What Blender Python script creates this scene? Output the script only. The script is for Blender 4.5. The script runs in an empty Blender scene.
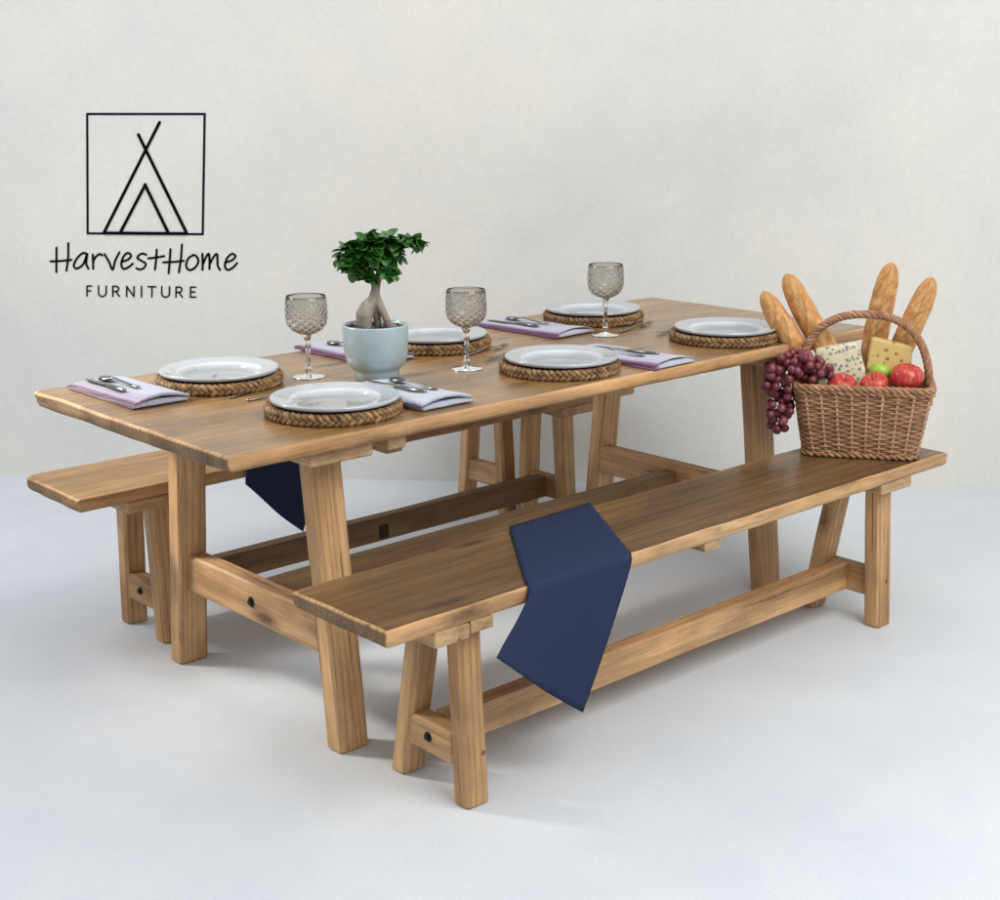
import bpy, math, random
from math import sin, cos, pi, radians, sqrt, atan2
from mathutils import Vector, Matrix, noise

random.seed(7)
scene = bpy.context.scene
COL = scene.collection
V = Vector

# ------------------------------------------------------------------ mesh helper
class MB:
    def __init__(s):
        s.v, s.f, s.g, s.sm, s.mi = [], [], [], [], []
    def add(s, verts, faces, g=None, smooth=True, mi=0):
        o = len(s.v)
        s.v += [V(p) for p in verts]
        s.g += [V(p) for p in (g if g is not None else verts)]
        for f in faces:
            s.f.append([i + o for i in f]); s.sm.append(smooth); s.mi.append(mi)
    def build(s, name, mats, parent=None, world=True):
        """vertices are given in world space; a child keeps its thing's origin"""
        org = parent.matrix_world_loc if False else (V(parent['_org']) if parent is not None else None)
        me = bpy.data.meshes.new(name)
        if org is not None and world:
            vs = [p - org for p in s.v]
        else:
            vs = s.v
        me.from_pydata([tuple(p) for p in vs], [], s.f)
        me.polygons.foreach_set('use_smooth', s.sm)
        me.polygons.foreach_set('material_index', s.mi)
        at = me.attributes.new('gco', 'FLOAT_VECTOR', 'POINT')
        flat = [c for p in s.g for c in p]
        at.data.foreach_set('vector', flat)
        for m in (mats if isinstance(mats, (list, tuple)) else [mats]):
            me.materials.append(m)
        me.update()
        ob = bpy.data.objects.new(name, me)
        COL.objects.link(ob)
        if parent is not None:
            ob.parent = parent
            ob['_org'] = parent['_org']
        else:
            ob['_org'] = (0.0, 0.0, 0.0)
        return ob

def recentre(ob, base):
    """give a one-mesh thing its origin at its base"""
    b = V(base)
    for v in ob.data.vertices:
        v.co -= b
    ob.location = b
    ob['_org'] = tuple(b)

def tag(o, label=None, cat=None, group=None, kind=None):
    if label: o['label'] = label
    if cat: o['category'] = cat
    if group: o['group'] = group
    if kind: o['kind'] = kind
    return o

def thing(name, loc, label, cat, group=None):
    o = bpy.data.objects.new(name, None)
    COL.objects.link(o)
    o.location = loc
    o.empty_display_size = .05
    o['_org'] = tuple(loc)
    return tag(o, label, cat, group)

def lathe_data(prof, n=48, c=(0, 0, 0), closed=False):
    vs, fs = [], []
    m = len(prof)
    for (r, z) in prof:
        for k in range(n):
            a = 2 * pi * k / n
            vs.append((c[0] + r * cos(a), c[1] + r * sin(a), c[2] + z))
    for i in range(m - 1 if not closed else m):
        j = (i + 1) % m
        for k in range(n):
            l = (k + 1) % n
            fs.append((i * n + k, i * n + l, j * n + l, j * n + k))
    return vs, fs

def tube_data(pts, rad, n=8, caps=True, closed=False):
    pts = [V(p) for p in pts]
    m = len(pts)
    rads = rad if isinstance(rad, (list, tuple)) else [rad] * m
    vs, fs = [], []
    up = None
    for i, p in enumerate(pts):
        if closed:
            t = (pts[(i + 1) % m] - pts[i - 1])
        else:
            t = pts[min(i + 1, m - 1)] - pts[max(i - 1, 0)]
        t.normalize()
        if up is None:
            a = V((0, 0, 1)) if abs(t.z) < .9 else V((1, 0, 0))
            up = (a - t * a.dot(t)).normalized()
        else:
            up = (up - t * up.dot(t))
            if up.length < 1e-6: up = t.orthogonal()
            up.normalize()
        w = t.cross(up)
        for k in range(n):
            a = 2 * pi * k / n
            vs.append(p + (up * cos(a) + w * sin(a)) * rads[i])
    for i in range(m if closed else m - 1):
        j = (i + 1) % m
        for k in range(n):
            l = (k + 1) % n
            fs.append((i * n + k, j * n + k, j * n + l, i * n + l))
    if caps and not closed:
        fs.append(tuple(range(n)))
        fs.append(tuple(reversed(range((m - 1) * n, m * n))))
    fs = [tuple(reversed(f)) for f in fs]
    return vs, fs

def ell_data(c, M, nu=10, nv=7):
    """ellipsoid: M is a 3x3 matrix with the semi-axes as columns"""
    c = V(c)
    vs = [c + M @ V((0, 0, -1))]
    for j in range(1, nv):
        b = -pi / 2 + pi * j / nv
        for i in range(nu):
            a = 2 * pi * i / nu
            vs.append(c + M @ V((cos(b) * cos(a), cos(b) * sin(a), sin(b))))
    vs.append(c + M @ V((0, 0, 1)))
    fs = []
    for i in range(nu):
        fs.append((0, 1 + (i + 1) % nu, 1 + i))
        fs.append((len(vs) - 1, 1 + (nv - 2) * nu + i, 1 + (nv - 2) * nu + (i + 1) % nu))
    for j in range(nv - 2):
        for i in range(nu):
            l = (i + 1) % nu
            fs.append((1 + j * nu + i, 1 + j * nu + l, 1 + (j + 1) * nu + l, 1 + (j + 1) * nu + i))
    return vs, fs

def axes(x, y, z):
    return Matrix((x, y, z)).transposed()

# ------------------------------------------------------------------ materials
def new_mat(name):
    m = bpy.data.materials.new(name)
    m.use_nodes = True
    nt = m.node_tree
    for n in list(nt.nodes): nt.nodes.remove(n)
    out = nt.nodes.new('ShaderNodeOutputMaterial')
    b = nt.nodes.new('ShaderNodeBsdfPrincipled')
    nt.links.new(b.outputs[0], out.inputs[0])
    return m, nt, b

class NT:
    """tiny node-graph helper"""
    def __init__(s, nt): s.nt = nt
    def n(s, t, **kw):
        nd = s.nt.nodes.new(t)
        for k, v in kw.items(): setattr(nd, k, v)
        return nd
    def l(s, a, b): s.nt.links.new(a, b)
    def gco(s):
        return s.n('ShaderNodeAttribute', attribute_name='gco').outputs['Vector']
    def obj(s):
        return s.n('ShaderNodeTexCoord').outputs['Object']
    def scale(s, v, sc):
        m = s.n('ShaderNodeMapping'); m.inputs['Scale'].default_value = sc
        s.l(v, m.inputs['Vector']); return m.outputs[0]
    def noise(s, v, sc=1, det=3, rough=.5, dist=0):
        n = s.n('ShaderNodeTexNoise')
        n.inputs['Scale'].default_value = sc; n.inputs['Detail'].default_value = det
        n.inputs['Roughness'].default_value = rough; n.inputs['Distortion'].default_value = dist
        s.l(v, n.inputs['Vector']); return n.outputs['Fac']
    def voro(s, v, sc=1, feat='F1', out='Distance'):
        n = s.n('ShaderNodeTexVoronoi', feature=feat)
        n.inputs['Scale'].default_value = sc
        s.l(v, n.inputs['Vector']); return n.outputs[out]
    def ramp(s, f, stops, interp='LINEAR'):
        r = s.n('ShaderNodeValToRGB'); cr = r.color_ramp; cr.interpolation = interp
        while len(cr.elements) < len(stops): cr.elements.new(.5)
        for e, (p, c) in zip(cr.elements, stops):
            e.position = p
            e.color = (c, c, c, 1) if isinstance(c, (int, float)) else tuple(c) + (1,)
        s.l(f, r.inputs[0]); return r.outputs[0]
    def mix(s, f, a, b, mode='MIX'):
        m = s.n('ShaderNodeMix', data_type='RGBA', blend_type=mode)
        for k, val in ((0, f), (6, a), (7, b)):
            if hasattr(val, 'is_output'): s.l(val, m.inputs[k])
            elif k == 0: m.inputs[0].default_value = val
            else: m.inputs[k].default_value = tuple(val) + (1,)
        return m.outputs[2]
    def math(s, op, a, b=0.0, clamp=False):
        m = s.n('ShaderNodeMath', operation=op, use_clamp=clamp)
        for k, val in ((0, a), (1, b)):
            if hasattr(val, 'is_output'): s.l(val, m.inputs[k])
            else: m.inputs[k].default_value = val
        return m.outputs[0]
    def sep(s, v):
        x = s.n('ShaderNodeSeparateXYZ'); s.l(v, x.inputs[0]); return x.outputs
    def bump(s, h, bsdf, strength=.3, dist=.002):
        b = s.n('ShaderNodeBump'); b.inputs['Strength'].default_value = strength
        b.inputs['Distance'].default_value = dist
        s.l(h, b.inputs['Height']); s.l(b.outputs[0], bsdf.inputs['Normal'])

def wood(name, light, mid, dark, rough=.5, planks=0.0, streak=.5, spec=.4, soft=False):
    m, nt, b = new_mat(name)
    N = NT(nt)
    g = N.gco()
    big = N.noise(N.scale(g, (.8, 6, 6) if soft else (1.1, 9, 9)), 1, 4, .55, .8)
    ring = N.n('ShaderNodeTexWave', wave_type='BANDS', bands_direction='Y')
    ring.inputs['Scale'].default_value = 1.0
    ring.inputs['Distortion'].default_value = 7.0
    ring.inputs['Detail'].default_value = 3.0
    ring.inputs['Detail Scale'].default_value = 1.2
    N.l(N.scale(g, (.8, 8, 8) if soft else (1.2, 17, 17)), ring.inputs['Vector'])
    fine = N.noise(N.scale(g, (7, 210, 210)), 1, 3, .6)
    mott = N.noise(g, 11, 4, .6)
    col = N.ramp(big, [(.28, dark), (.48, mid), (.72, light)])
    rg = N.ramp(ring.outputs['Fac'], [(0, .62), (.35, .96), (1, 1.06)])
    col = N.mix(streak, col, rg, 'MULTIPLY')
    fn = N.ramp(fine, [(.3, .7), (.55, 1.0), (.75, 1.08)])
    col = N.mix(.35 if soft else .6, col, fn, 'MULTIPLY')
    mt = N.ramp(mott, [(.3, .78), (.6, 1.05)])
    lo = N.noise(N.scale(g, (1.6, 3.2, 3.2)), 1, 3, .6, .4)
    col = N.mix(.8, col, N.ramp(lo, [(.28, (.70, .66, .60)), (.5, (1, 1, 1)), (.72, (1.22, 1.2, 1.12))]), 'MULTIPLY')
    col = N.mix(.6, col, mt, 'MULTIPLY')
    po = N.noise(N.scale(g, (16, 520, 520)), 1, 2, .5)
    col = N.mix(.8, col, N.ramp(po, [(.30, .55), (.42, 1.0)]), 'MULTIPLY')
    # knots
    kn = N.voro(N.scale(g, (2.6, 7.5, 7.5)), 1)
    wob = N.noise(g, 60, 2)
    kn = N.math('ADD', kn, N.math('MULTIPLY', N.math('SUBTRACT', wob, .5), .10))
    kf = N.ramp(kn, [(.05, .85), (.12, .45), (.22, 0.0)])
    col = N.mix(kf, col, tuple(c * .22 for c in dark))
    # drying cracks
    ck = N.noise(N.scale(g, (1.6, 70, 70)), 1, 2, .4, .3)
    cf = N.ramp(ck, [(.0, 0.0), (.695, 0.0), (.735, .7), (1, .8)])
    col = N.mix(cf, col, tuple(c * .3 for c in dark))
    if soft:
        b.inputs['Coat Weight'].default_value = .25; b.inputs['Coat Roughness'].default_value = .18
    if planks:
        x, y, z = N.sep(g)
        fr = N.math('FRACT', N.math('DIVIDE', y, planks))
        seam = N.ramp(fr, [(0, .45), (.012, .9), (.02, 1), (.985, 1), (1, .45)])
        col = N.mix(.55, col, seam, 'MULTIPLY')
        idx = N.math('FLOOR', N.math('DIVIDE', y, planks))
        wn = N.n('ShaderNodeTexWhiteNoise', noise_dimensions='1D'); N.l(idx, wn.inputs['W'])
        tint = N.ramp(wn.outputs['Value'], [(0, (.86, .84, .80)), (1, (1.08, 1.06, 1.02))])
        col = N.mix(1.0, col, tint, 'MULTIPLY')
    N.l(col, b.inputs['Base Color'])
    r = N.ramp(fine, [(.3, min(1, rough + .14)), (.7, rough)])
    N.l(r, b.inputs['Roughness'])
    b.inputs['Specular IOR Level'].default_value = spec
    h = N.math('ADD', N.math('MULTIPLY', fine, .55), N.math('MULTIPLY', big, .6))
    h = N.math('SUBTRACT', h, N.math('MULTIPLY', cf, .6))
    N.bump(h, b, .35, .003)
    return m

M = {}
M['oak'] = wood('natural_oak', (.68, .43, .22), (.55, .32, .15), (.31, .155, .06), .5, streak=.62)
M['oak_lit'] = wood('lit_honey_oak_seat', (.58, .37, .175), (.43, .255, .11), (.25, .135, .054), .36, planks=.158, streak=.7)  # sheen on the back bench's left end put into a lighter seat colour
M['oak_end'] = wood('oak_end_grain', (.30, .185, .095), (.225, .132, .064), (.14, .076, .034), .55, streak=.4)
M['oak_dark'] = wood('shaded_brown_oak', (.30, .18, .09), (.21, .12, .054), (.13, .068, .028), .5, streak=.5)  # shade under the table put into a darker oak for the long stretchers
M['oak_pale'] = wood('pale_sawn_oak', (.60, .425, .25), (.50, .325, .17), (.36, .205, .095), .6, streak=.4)
M['oak_top'] = wood('oiled_oak_top', (.41, .245, .103), (.285, .163, .064), (.155, .082, .031), .24, planks=.225, streak=.35, spec=.5, soft=True)
M['oak_seat'] = wood('oiled_oak_seat', (.275, .16, .069), (.185, .104, .042), (.098, .051, .02), .34, planks=.158, streak=.6, spec=.5, soft=True)

def simple(name, col, rough=.5, metal=0, spec=.5, nscale=0, namt=.15, bump=0, coat=0):
    m, nt, b = new_mat(name)
    N = NT(nt)
    b.inputs['Roughness'].default_value = rough
    b.inputs['Metallic'].default_value = metal
    b.inputs['Specular IOR Level'].default_value = spec
    b.inputs['Coat Weight'].default_value = coat
    b.inputs['Coat Roughness'].default_value = .08
    if nscale:
        f = N.noise(N.gco(), nscale, 4, .6)
        a = tuple(c * (1 - namt) for c in col); d = tuple(min(1, c * (1 + namt)) for c in col)
        N.l(N.ramp(f, [(.3, a), (.7, d)]), b.inputs['Base Color'])
        if bump: N.bump(f, b, bump, .003)
    else:
        b.inputs['Base Color'].default_value = col + (1,)
    return m

M['bolt'] = simple('black_bolt_steel', (.02, .02, .022), .45, .6, nscale=300)
M['ink'] = simple('black_wall_paint', (.003, .003, .004), .9, spec=.05)
M['ink_navy'] = simple('navy_wall_paint', (.007, .008, .018), .9, spec=.05)
M['steel'] = simple('polished_cutlery_steel', (.25, .235, .21), .17, 1.0, nscale=120, namt=.08)
M['porcelain'] = simple('white_porcelain', (.47, .50, .54), .09, 0, .7, coat=.8)
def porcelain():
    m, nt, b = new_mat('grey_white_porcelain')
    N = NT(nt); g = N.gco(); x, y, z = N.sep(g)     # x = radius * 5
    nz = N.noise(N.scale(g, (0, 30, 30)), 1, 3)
    c = N.ramp(x, [(.40, (.25, .26, .255)), (.455, (.36, .385, .42)), (.50, (.58, .61, .64)), (.535, (.385, .41, .45))])  # dull reflection in the well, bright band on its slope, put into the colour
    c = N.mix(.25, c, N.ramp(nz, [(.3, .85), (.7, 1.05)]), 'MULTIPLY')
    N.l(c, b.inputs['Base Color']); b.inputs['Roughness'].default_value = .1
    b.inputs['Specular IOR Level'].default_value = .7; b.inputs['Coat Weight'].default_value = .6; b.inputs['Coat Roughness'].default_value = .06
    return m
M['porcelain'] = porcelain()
M['pot'] = simple('pale_blue_glaze', (.365, .455, .475), .36, 0, .5, nscale=35, namt=.06, coat=.3)
M['soil'] = simple('potting_soil', (.10, .075, .055), .95, nscale=160, namt=.6, bump=1)
M['stamp'] = simple('burned_stamp', (.018, .012, .009), .8, nscale=200)
M['peg'] = simple('dark_oak_peg', (.16, .085, .04), .6, nscale=90, namt=.3)

def floor_mat():
    m, nt, b = new_mat('pale_floor')
    N = NT(nt); o = N.obj()
    f1 = N.noise(o, 1.1, 5, .6); f2 = N.noise(o, 120, 4, .75); f3 = N.noise(o, 5, 5, .6)
    c = N.ramp(f1, [(.3, (.585, .625, .672)), (.7, (.655, .685, .722))])
    c = N.mix(.5, c, N.ramp(f3, [(.3, (.93, .945, .97)), (.7, (1.03, 1.02, 1.0))]), 'MULTIPLY')
    c = N.mix(.8, c, N.ramp(f2, [(.3, .92), (.7, 1.06)]), 'MULTIPLY')
    N.l(c, b.inputs['Base Color'])
    N.l(N.ramp(f3, [(.3, .55), (.7, .72)]), b.inputs['Roughness'])
    b.inputs['Specular IOR Level'].default_value = .25
    N.bump(N.math('ADD', f2, f3), b, .12, .004)
    return m
def wall_mat():
    m, nt, b = new_mat('off_white_plaster')
    N = NT(nt); o = N.obj()
    f1 = N.noise(o, .8, 5, .6, .5); f2 = N.noise(o, 55, 4, .7); f3 = N.noise(o, 4, 6, .65)
    c = N.ramp(f1, [(.32, (.63, .642, .628)), (.5, (.69, .69, .66)), (.68, (.74, .72, .665))])
    c = N.mix(.5, c, N.ramp(f3, [(.3, (.94, .945, .95)), (.7, (1.03, 1.025, 1.01))]), 'MULTIPLY')
    c = N.mix(.55, c, N.ramp(f2, [(.3, .92), (.7, 1.05)]), 'MULTIPLY')
    N.l(c, b.inputs['Base Color'])
    b.inputs['Roughness'].default_value = .85
    b.inputs['Specular IOR Level'].default_value = .2
    N.bump(N.math('ADD', N.math('MULTIPLY', f2, .4), f3), b, .16, .006)
    return m
def cloth_mat():
    m, nt, b = new_mat('navy_linen')
    N = NT(nt); g = N.gco()
    w1 = N.n('ShaderNodeTexWave', bands_direction='X'); w1.inputs['Scale'].default_value = 260
    w2 = N.n('ShaderNodeTexWave', bands_direction='Y'); w2.inputs['Scale'].default_value = 260
    N.l(g, w1.inputs['Vector']); N.l(g, w2.inputs['Vector'])
    h = N.math('MAXIMUM', w1.outputs['Fac'], w2.outputs['Fac'])
    sl = N.noise(N.scale(g, (14, 300, 1)), 1, 2)
    sl2 = N.noise(N.scale(g, (300, 14, 1)), 1, 2)
    f = N.math('MULTIPLY', N.math('ADD', sl, sl2), .5)
    c = N.ramp(f, [(.35, (.017, .0265, .064)), (.65, (.0215, .034, .081))])
    N.l(c, b.inputs['Base Color'])
    b.inputs['Roughness'].default_value = .8
    b.inputs['Specular IOR Level'].default_value = .15
    N.bump(N.math('ADD', h, f), b, .15, .001)
    return m
def napkin_mat(name, base, stripe, pattern):
    m, nt, b = new_mat(name)
    N = NT(nt); g = N.gco()
    x, y, z = N.sep(g)
    f = N.ramp(x, pattern, 'CONSTANT')
    nz = N.noise(N.scale(g, (220, 220, 220)), 1, 2)
    mot = N.noise(g, 22, 4, .6)
    bc = N.ramp(mot, [(.3, tuple(c * .86 for c in base)), (.7, base)])
    bl = N.math('ABSOLUTE', N.math('SINE', N.math('MULTIPLY', y, 150)))
    bl2 = N.math('ABSOLUTE', N.math('SINE', N.math('MULTIPLY', x, 23)))
    ck = N.ramp(N.math('MULTIPLY', bl, bl2), [(.55, 0.0), (.95, .5)])
    bc = N.mix(ck, bc, tuple(c * f for c, f in zip(base, (.62, .70, .86))))
    c = N.mix(f, bc, stripe)
    c = N.mix(.4, c, N.ramp(nz, [(.3, .85), (.7, 1.06)]), 'MULTIPLY')
    N.l(c, b.inputs['Base Color'])
    b.inputs['Roughness'].default_value = .85
    b.inputs['Sheen Weight'].default_value = .2
    N.bump(nz, b, .3, .001)
    return m
def straw_mat(name, a, d, sc):
    m, nt, b = new_mat(name)
    N = NT(nt); g = N.gco()
    f = N.noise(g, sc, 3, .6); f2 = N.noise(g, sc * 8, 3, .6)
    c = N.ramp(f, [(.3, d), (.52, tuple((p + q) / 2 for p, q in zip(a, d))), (.72, a)])
    c = N.mix(.6, c, N.ramp(f2, [(.3, .65), (.7, 1.15)]), 'MULTIPLY')
    N.l(c, b.inputs['Base Color'])
    b.inputs['Roughness'].default_value = .65
    b.inputs['Specular IOR Level'].default_value = .3
    N.bump(f2, b, .5, .002)
    return m
def glass_mat(name, tint, cut):
    m = bpy.data.materials.new(name); m.use_nodes = True
    nt = m.node_tree
    for n in list(nt.nodes): nt.nodes.remove(n)
    N = NT(nt)
    out = N.n('ShaderNodeOutputMaterial')
    b = N.n('ShaderNodeBsdfPrincipled')
    b.inputs['Base Color'].default_value = tint + (1,)
    b.inputs['Roughness'].default_value = .04
    b.inputs['IOR'].default_value = 1.5
    b.inputs['Transmission Weight'].default_value = 1
    if cut:
        g = N.gco()   # x = angle * k, y = height
        x, y, z = N.sep(g)
        a = N.math('ABSOLUTE', N.math('SINE', N.math('ADD', x, y)))
        c = N.math('ABSOLUTE', N.math('SINE', N.math('SUBTRACT', x, y)))
        h = N.math('POWER', N.math('MINIMUM', a, c), .6)
        h = N.math('MULTIPLY', h, z)
        N.bump(h, b, .42, .004)
        # cut grooves scatter the light
        gr = N.math('MULTIPLY', N.math('LESS_THAN', N.math('MINIMUM', a, c), .22), z)
        N.l(N.math('ADD', N.math('MULTIPLY', gr, .22), .06), b.inputs['Roughness'])
    N.l(b.outputs[0], out.inputs[0])
    return m
def leaf_mat():
    m, nt, b = new_mat('ficus_leaf')
    N = NT(nt); g = N.gco()
    f = N.noise(g, 30, 3); x, y, z = N.sep(g)
    c = N.ramp(f, [(.3, (.016, .065, .012)), (.55, (.036, .145, .022)), (.75, (.085, .25, .04))])
    N.l(c, b.inputs['Base Color'])
    b.inputs['Roughness'].default_value = .32
    b.inputs['Transmission Weight'].default_value = .0
    return m
def crust_mat():
    m, nt, b = new_mat('baguette_crust')
    N = NT(nt); g = N.gco()   # x = slash depth mask, y/z = surface coordinates
    x, y, z = N.sep(g)
    f = N.noise(N.scale(g, (0, 9, 9)), 1, 4, .6); f2 = N.noise(N.scale(g, (0, 90, 90)), 1, 3, .6)
    crust = N.ramp(f, [(.3, (.40, .145, .038)), (.52, (.65, .32, .10)), (.72, (.80, .50, .21))])
    sl = N.ramp(f2, [(.3, (.56, .29, .095)), (.7, (.70, .42, .18))])
    c = N.mix(N.ramp(x, [(.2, 0.0), (.8, .75)]), crust, sl)
    edge = N.ramp(x, [(.03, 0.0), (.25, .55), (.5, 0.0)])
    c = N.mix(edge, c, (.28, .10, .025))
    c = N.mix(.5, c, N.ramp(f2, [(.3, .8), (.7, 1.1)]), 'MULTIPLY')
    N.l(c, b.inputs['Base Color'])
    b.inputs['Roughness'].default_value = .42
    N.bump(N.math('ADD', f, f2), b, .7, .005)
    return m
def cheese_mat(name, base, spot, sc, thr, bumpy):
    m, nt, b = new_mat(name)
    N = NT(nt); g = N.gco()
    d = N.voro(g, sc)
    wob = N.noise(g, sc * 2.2, 3)
    d = N.math('ADD', d, N.math('MULTIPLY', N.math('SUBTRACT', wob, .5), .45))
    f = N.ramp(d, [(thr * .55, 1.0), (thr, 0.0)])
    mot = N.noise(g, sc * .6, 4)
    bc = N.ramp(mot, [(.3, tuple(c * .9 for c in base)), (.7, base)])
    N.l(N.mix(f, bc, spot), b.inputs['Base Color'])
    b.inputs['Roughness'].default_value = .45
    b.inputs['Subsurface Weight'].default_value = .15
    b.inputs['Subsurface Radius'].default_value = (.02, .015, .008)
    if bumpy: N.bump(N.math('SUBTRACT', 1.0, f), b, .8, .004)
    return m
def apple_mat(name='red_apple_skin'):
    m, nt, b = new_mat(name)
    N = NT(nt); g = N.gco()   # x = angle, z = height -1..1
    x, y, z = N.sep(g)
    st = N.noise(N.scale(g, (5, 5, .8)), 1, 4, .6)
    fk = N.noise(N.scale(g, (22, 22, 22)), 1, 2)
    c = N.ramp(st, [(.3, (.36, .018, .02)), (.55, (.50, .045, .03)), (.75, (.66, .22, .10))])
    top = N.ramp(N.math('ADD', z, N.math('MULTIPLY', N.math('SUBTRACT', st, .5), .5)), [(1.0, 0.0), (1.2, .8)])
    c = N.mix(top, c, (.62, .42, .13))
    c = N.mix(N.ramp(fk, [(.66, 0.0), (.72, .5)]), c, (.75, .45, .3))
    N.l(c, b.inputs['Base Color'])
    b.inputs['Roughness'].default_value = .25
    return m
def grape_mat():
    m, nt, b = new_mat('red_grape_skin')
    N = NT(nt); o = N.gco()
    f = N.noise(o, 28, 3)
    c = N.ramp(f, [(.3, (.095, .013, .024)), (.55, (.19, .036, .052)), (.75, (.31, .095, .105))])
    N.l(c, b.inputs['Base Color'])
    N.l(N.ramp(f, [(.3, .2), (.7, .42)]), b.inputs['Roughness'])
    b.inputs['Subsurface Weight'].default_value = .2
    b.inputs['Subsurface Radius'].default_value = (.01, .004, .004)
    return m
M['floor'] = floor_mat(); M['wall'] = wall_mat(); M['cloth'] = cloth_mat()
M['napkin'] = napkin_mat('lilac_striped_napkin', (.45, .465, .55), (.19, .075, .17),
    [(0, .92), (.075, .25), (.10, .65), (.12, .05), (.19, .22), (.215, 0.0)])
M['napkin_red'] = napkin_mat('red_checked_napkin', (.34, .36, .45), (.20, .10, .15),
    [(0, .75), (.05, .2), (.10, .55), (.16, .2), (.22, .35), (.28, 0.0)])
M['napkin_plain'] = napkin_mat('pale_blue_napkin', (.44, .485, .57), (.30, .18, .36),
    [(0, .35), (.05, 0.0), (.46, .12), (.5, .0)])
M['mat'] = straw_mat('water_hyacinth_braid', (.46, .28, .135), (.085, .042, .017), 38)
M['wicker'] = straw_mat('brown_wicker', (.56, .31, .172), (.21, .098, .05), 30)
M['wicker_pale'] = straw_mat('pale_wicker_stake', (.64, .44, .29), (.42, .26, .155), 30)
M['glass_cut'] = glass_mat('smoky_cut_crystal', (.79, .765, .725), True)
M['glass'] = glass_mat('clear_crystal', (.93, .92, .90), False)
M['leaf'] = leaf_mat()
M['bark'] = straw_mat('ficus_bark', (.34, .30, .26), (.15, .12, .095), 25)
M['crust'] = crust_mat()
M['blue_cheese'] = cheese_mat('blue_veined_cheese', (.72, .67, .47), (.20, .23, .24), 78, .44, False)
M['yellow_cheese'] = cheese_mat('holed_yellow_cheese', (.66, .47, .18), (.30, .19, .05), 34, .25, True)
M['apple'] = apple_mat()
M['hole'] = simple('cheese_hole', (.36, .22, .07), .7)
M['grape'] = grape_mat()
M['stalk'] = simple('fruit_stalk', (.14, .10, .04), .7, nscale=80, namt=.3)
M['green'] = simple('green_apple_skin', (.30, .48, .05), .3, nscale=40, namt=.35)

# ------------------------------------------------------------------ setting
def plane_mesh(name, pts, mat):
    mb = MB(); mb.add(pts, [(0, 1, 2, 3)], smooth=False)
    return mb.build(name, mat)
fl = plane_mesh('floor', [(-9, -9, 0), (9, -9, 0), (9, 9, 0), (-9, 9, 0)], M['floor'])
tag(fl, kind='structure')
WA = V((-.367, 2.524, 0)); WU = V((.681, -.7323, 0)).normalized(); WN = V((WU.y, -WU.x, 0))
def wl(u, w, d=0.0): return WA + WU * u + V((0, 0, w)) + WN * d
mb = MB()
c = [wl(-6, -.05, 0), wl(9, -.05, 0), wl(9, 3.4, 0), wl(-6, 3.4, 0)]
c2 = [p - WN * .12 for p in c]
mb.add(c + c2, [(0, 1, 2, 3), (5, 4, 7, 6), (3, 2, 6, 7), (1, 5, 6, 2), (4, 0, 3, 7)], smooth=False)
wall = mb.build('wall', M['wall'])
tag(wall, kind='structure')

# ------------------------------------------------------------------ wall lettering
def su(x, y):                     # emblem units -> wall coordinates
    u = .4662 + .003748 * x - .000285 * y
    w = 1.3802 - .0000264 * x - .003646 * y
    return u, w
def catmull(pts, n=6):
    if len(pts) < 3: return [V((p[0], p[1])) for p in pts]
    P = [V((p[0], p[1])) for p in pts]
    P = [P[0] * 2 - P[1]] + P + [P[-1] * 2 - P[-2]]
    out = []
    for i in range(1, len(P) - 2):
        for k in range(n):
            t = k / n
            a, b_, c_, d = P[i - 1], P[i], P[i + 1], P[i + 2]
            out.append(.5 * ((2 * b_) + (c_ - a) * t + (2 * a - 5 * b_ + 4 * c_ - d) * t * t + (3 * b_ - a - 3 * c_ + d) * t ** 3))
    out.append(P[-2])
    return out
def stroke(mb, pts, wd, off, round_cap=True):
    """flat painted ribbon on the wall"""
    P = [V((p[0], p[1])) for p in pts]
    n = len(P); h = wd / 2
    L, R = [], []
    for i in range(n):
        t = (P[min(i + 1, n - 1)] - P[max(i - 1, 0)]).normalized()
        nn = V((-t.y, t.x))
        L.append(P[i] + nn * h); R.append(P[i] - nn * h)
    if round_cap:
        t0 = (P[0] - P[1]).normalized(); t1 = (P[-1] - P[-2]).normalized()
        cap0 = [P[0] + (t0 * cos(a) + V((-t0.y, t0.x)) * sin(a)) * h for a in [k * pi / 6 - pi / 2 for k in range(1, 6)]]
        cap1 = [P[-1] + (t1 * cos(a) + V((-t1.y, t1.x)) * sin(a)) * h for a in [k * pi / 6 - pi / 2 for k in range(1, 6)]]
    poly = L + R
    fs = [(i, i + 1, n + i + 1, n + i) for i in range(n - 1)]
    vs = [wl(*su(p.x, p.y), off) for p in poly]
    if round_cap:
        o = len(vs)
        vs += [wl(*su(p.x, p.y), off) for p in cap0]
        fs.append([n] + [o + k for k in reversed(range(5))] + [0] if False else [0] + [o + k for k in range(5)] + [n])
        o = len(vs)
        vs += [wl(*su(p.x, p.y), off) for p in cap1]
        fs.append([2 * n - 1] + [o + k for k in range(5)] + [n - 1])
    mb.add(vs, fs, smooth=False)
sign = thing('wall_emblem', wl(.69, .7, 0), 'black tent emblem in a square above handwritten lettering on the wall', 'wall lettering')
mb = MB(); o = .0015
x0, x1, y0, y1, w = .3, 117.8, .8, 120.2, 2.3
stroke(mb, [(x0 - w / 2, y0), (x1 + w / 2, y0)], w, o, False); stroke(mb, [(x0 - w / 2, y1), (x1 + w / 2, y1)], w, o, False)
stroke(mb, [(x0, y0 + w / 2), (x0, y1 - w / 2)], w, o, False); stroke(mb, [(x1, y0 + w / 2), (x1, y1 - w / 2)], w, o, False)
mb.build('square_frame', M['ink_navy'], sign)
mb = MB()
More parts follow.
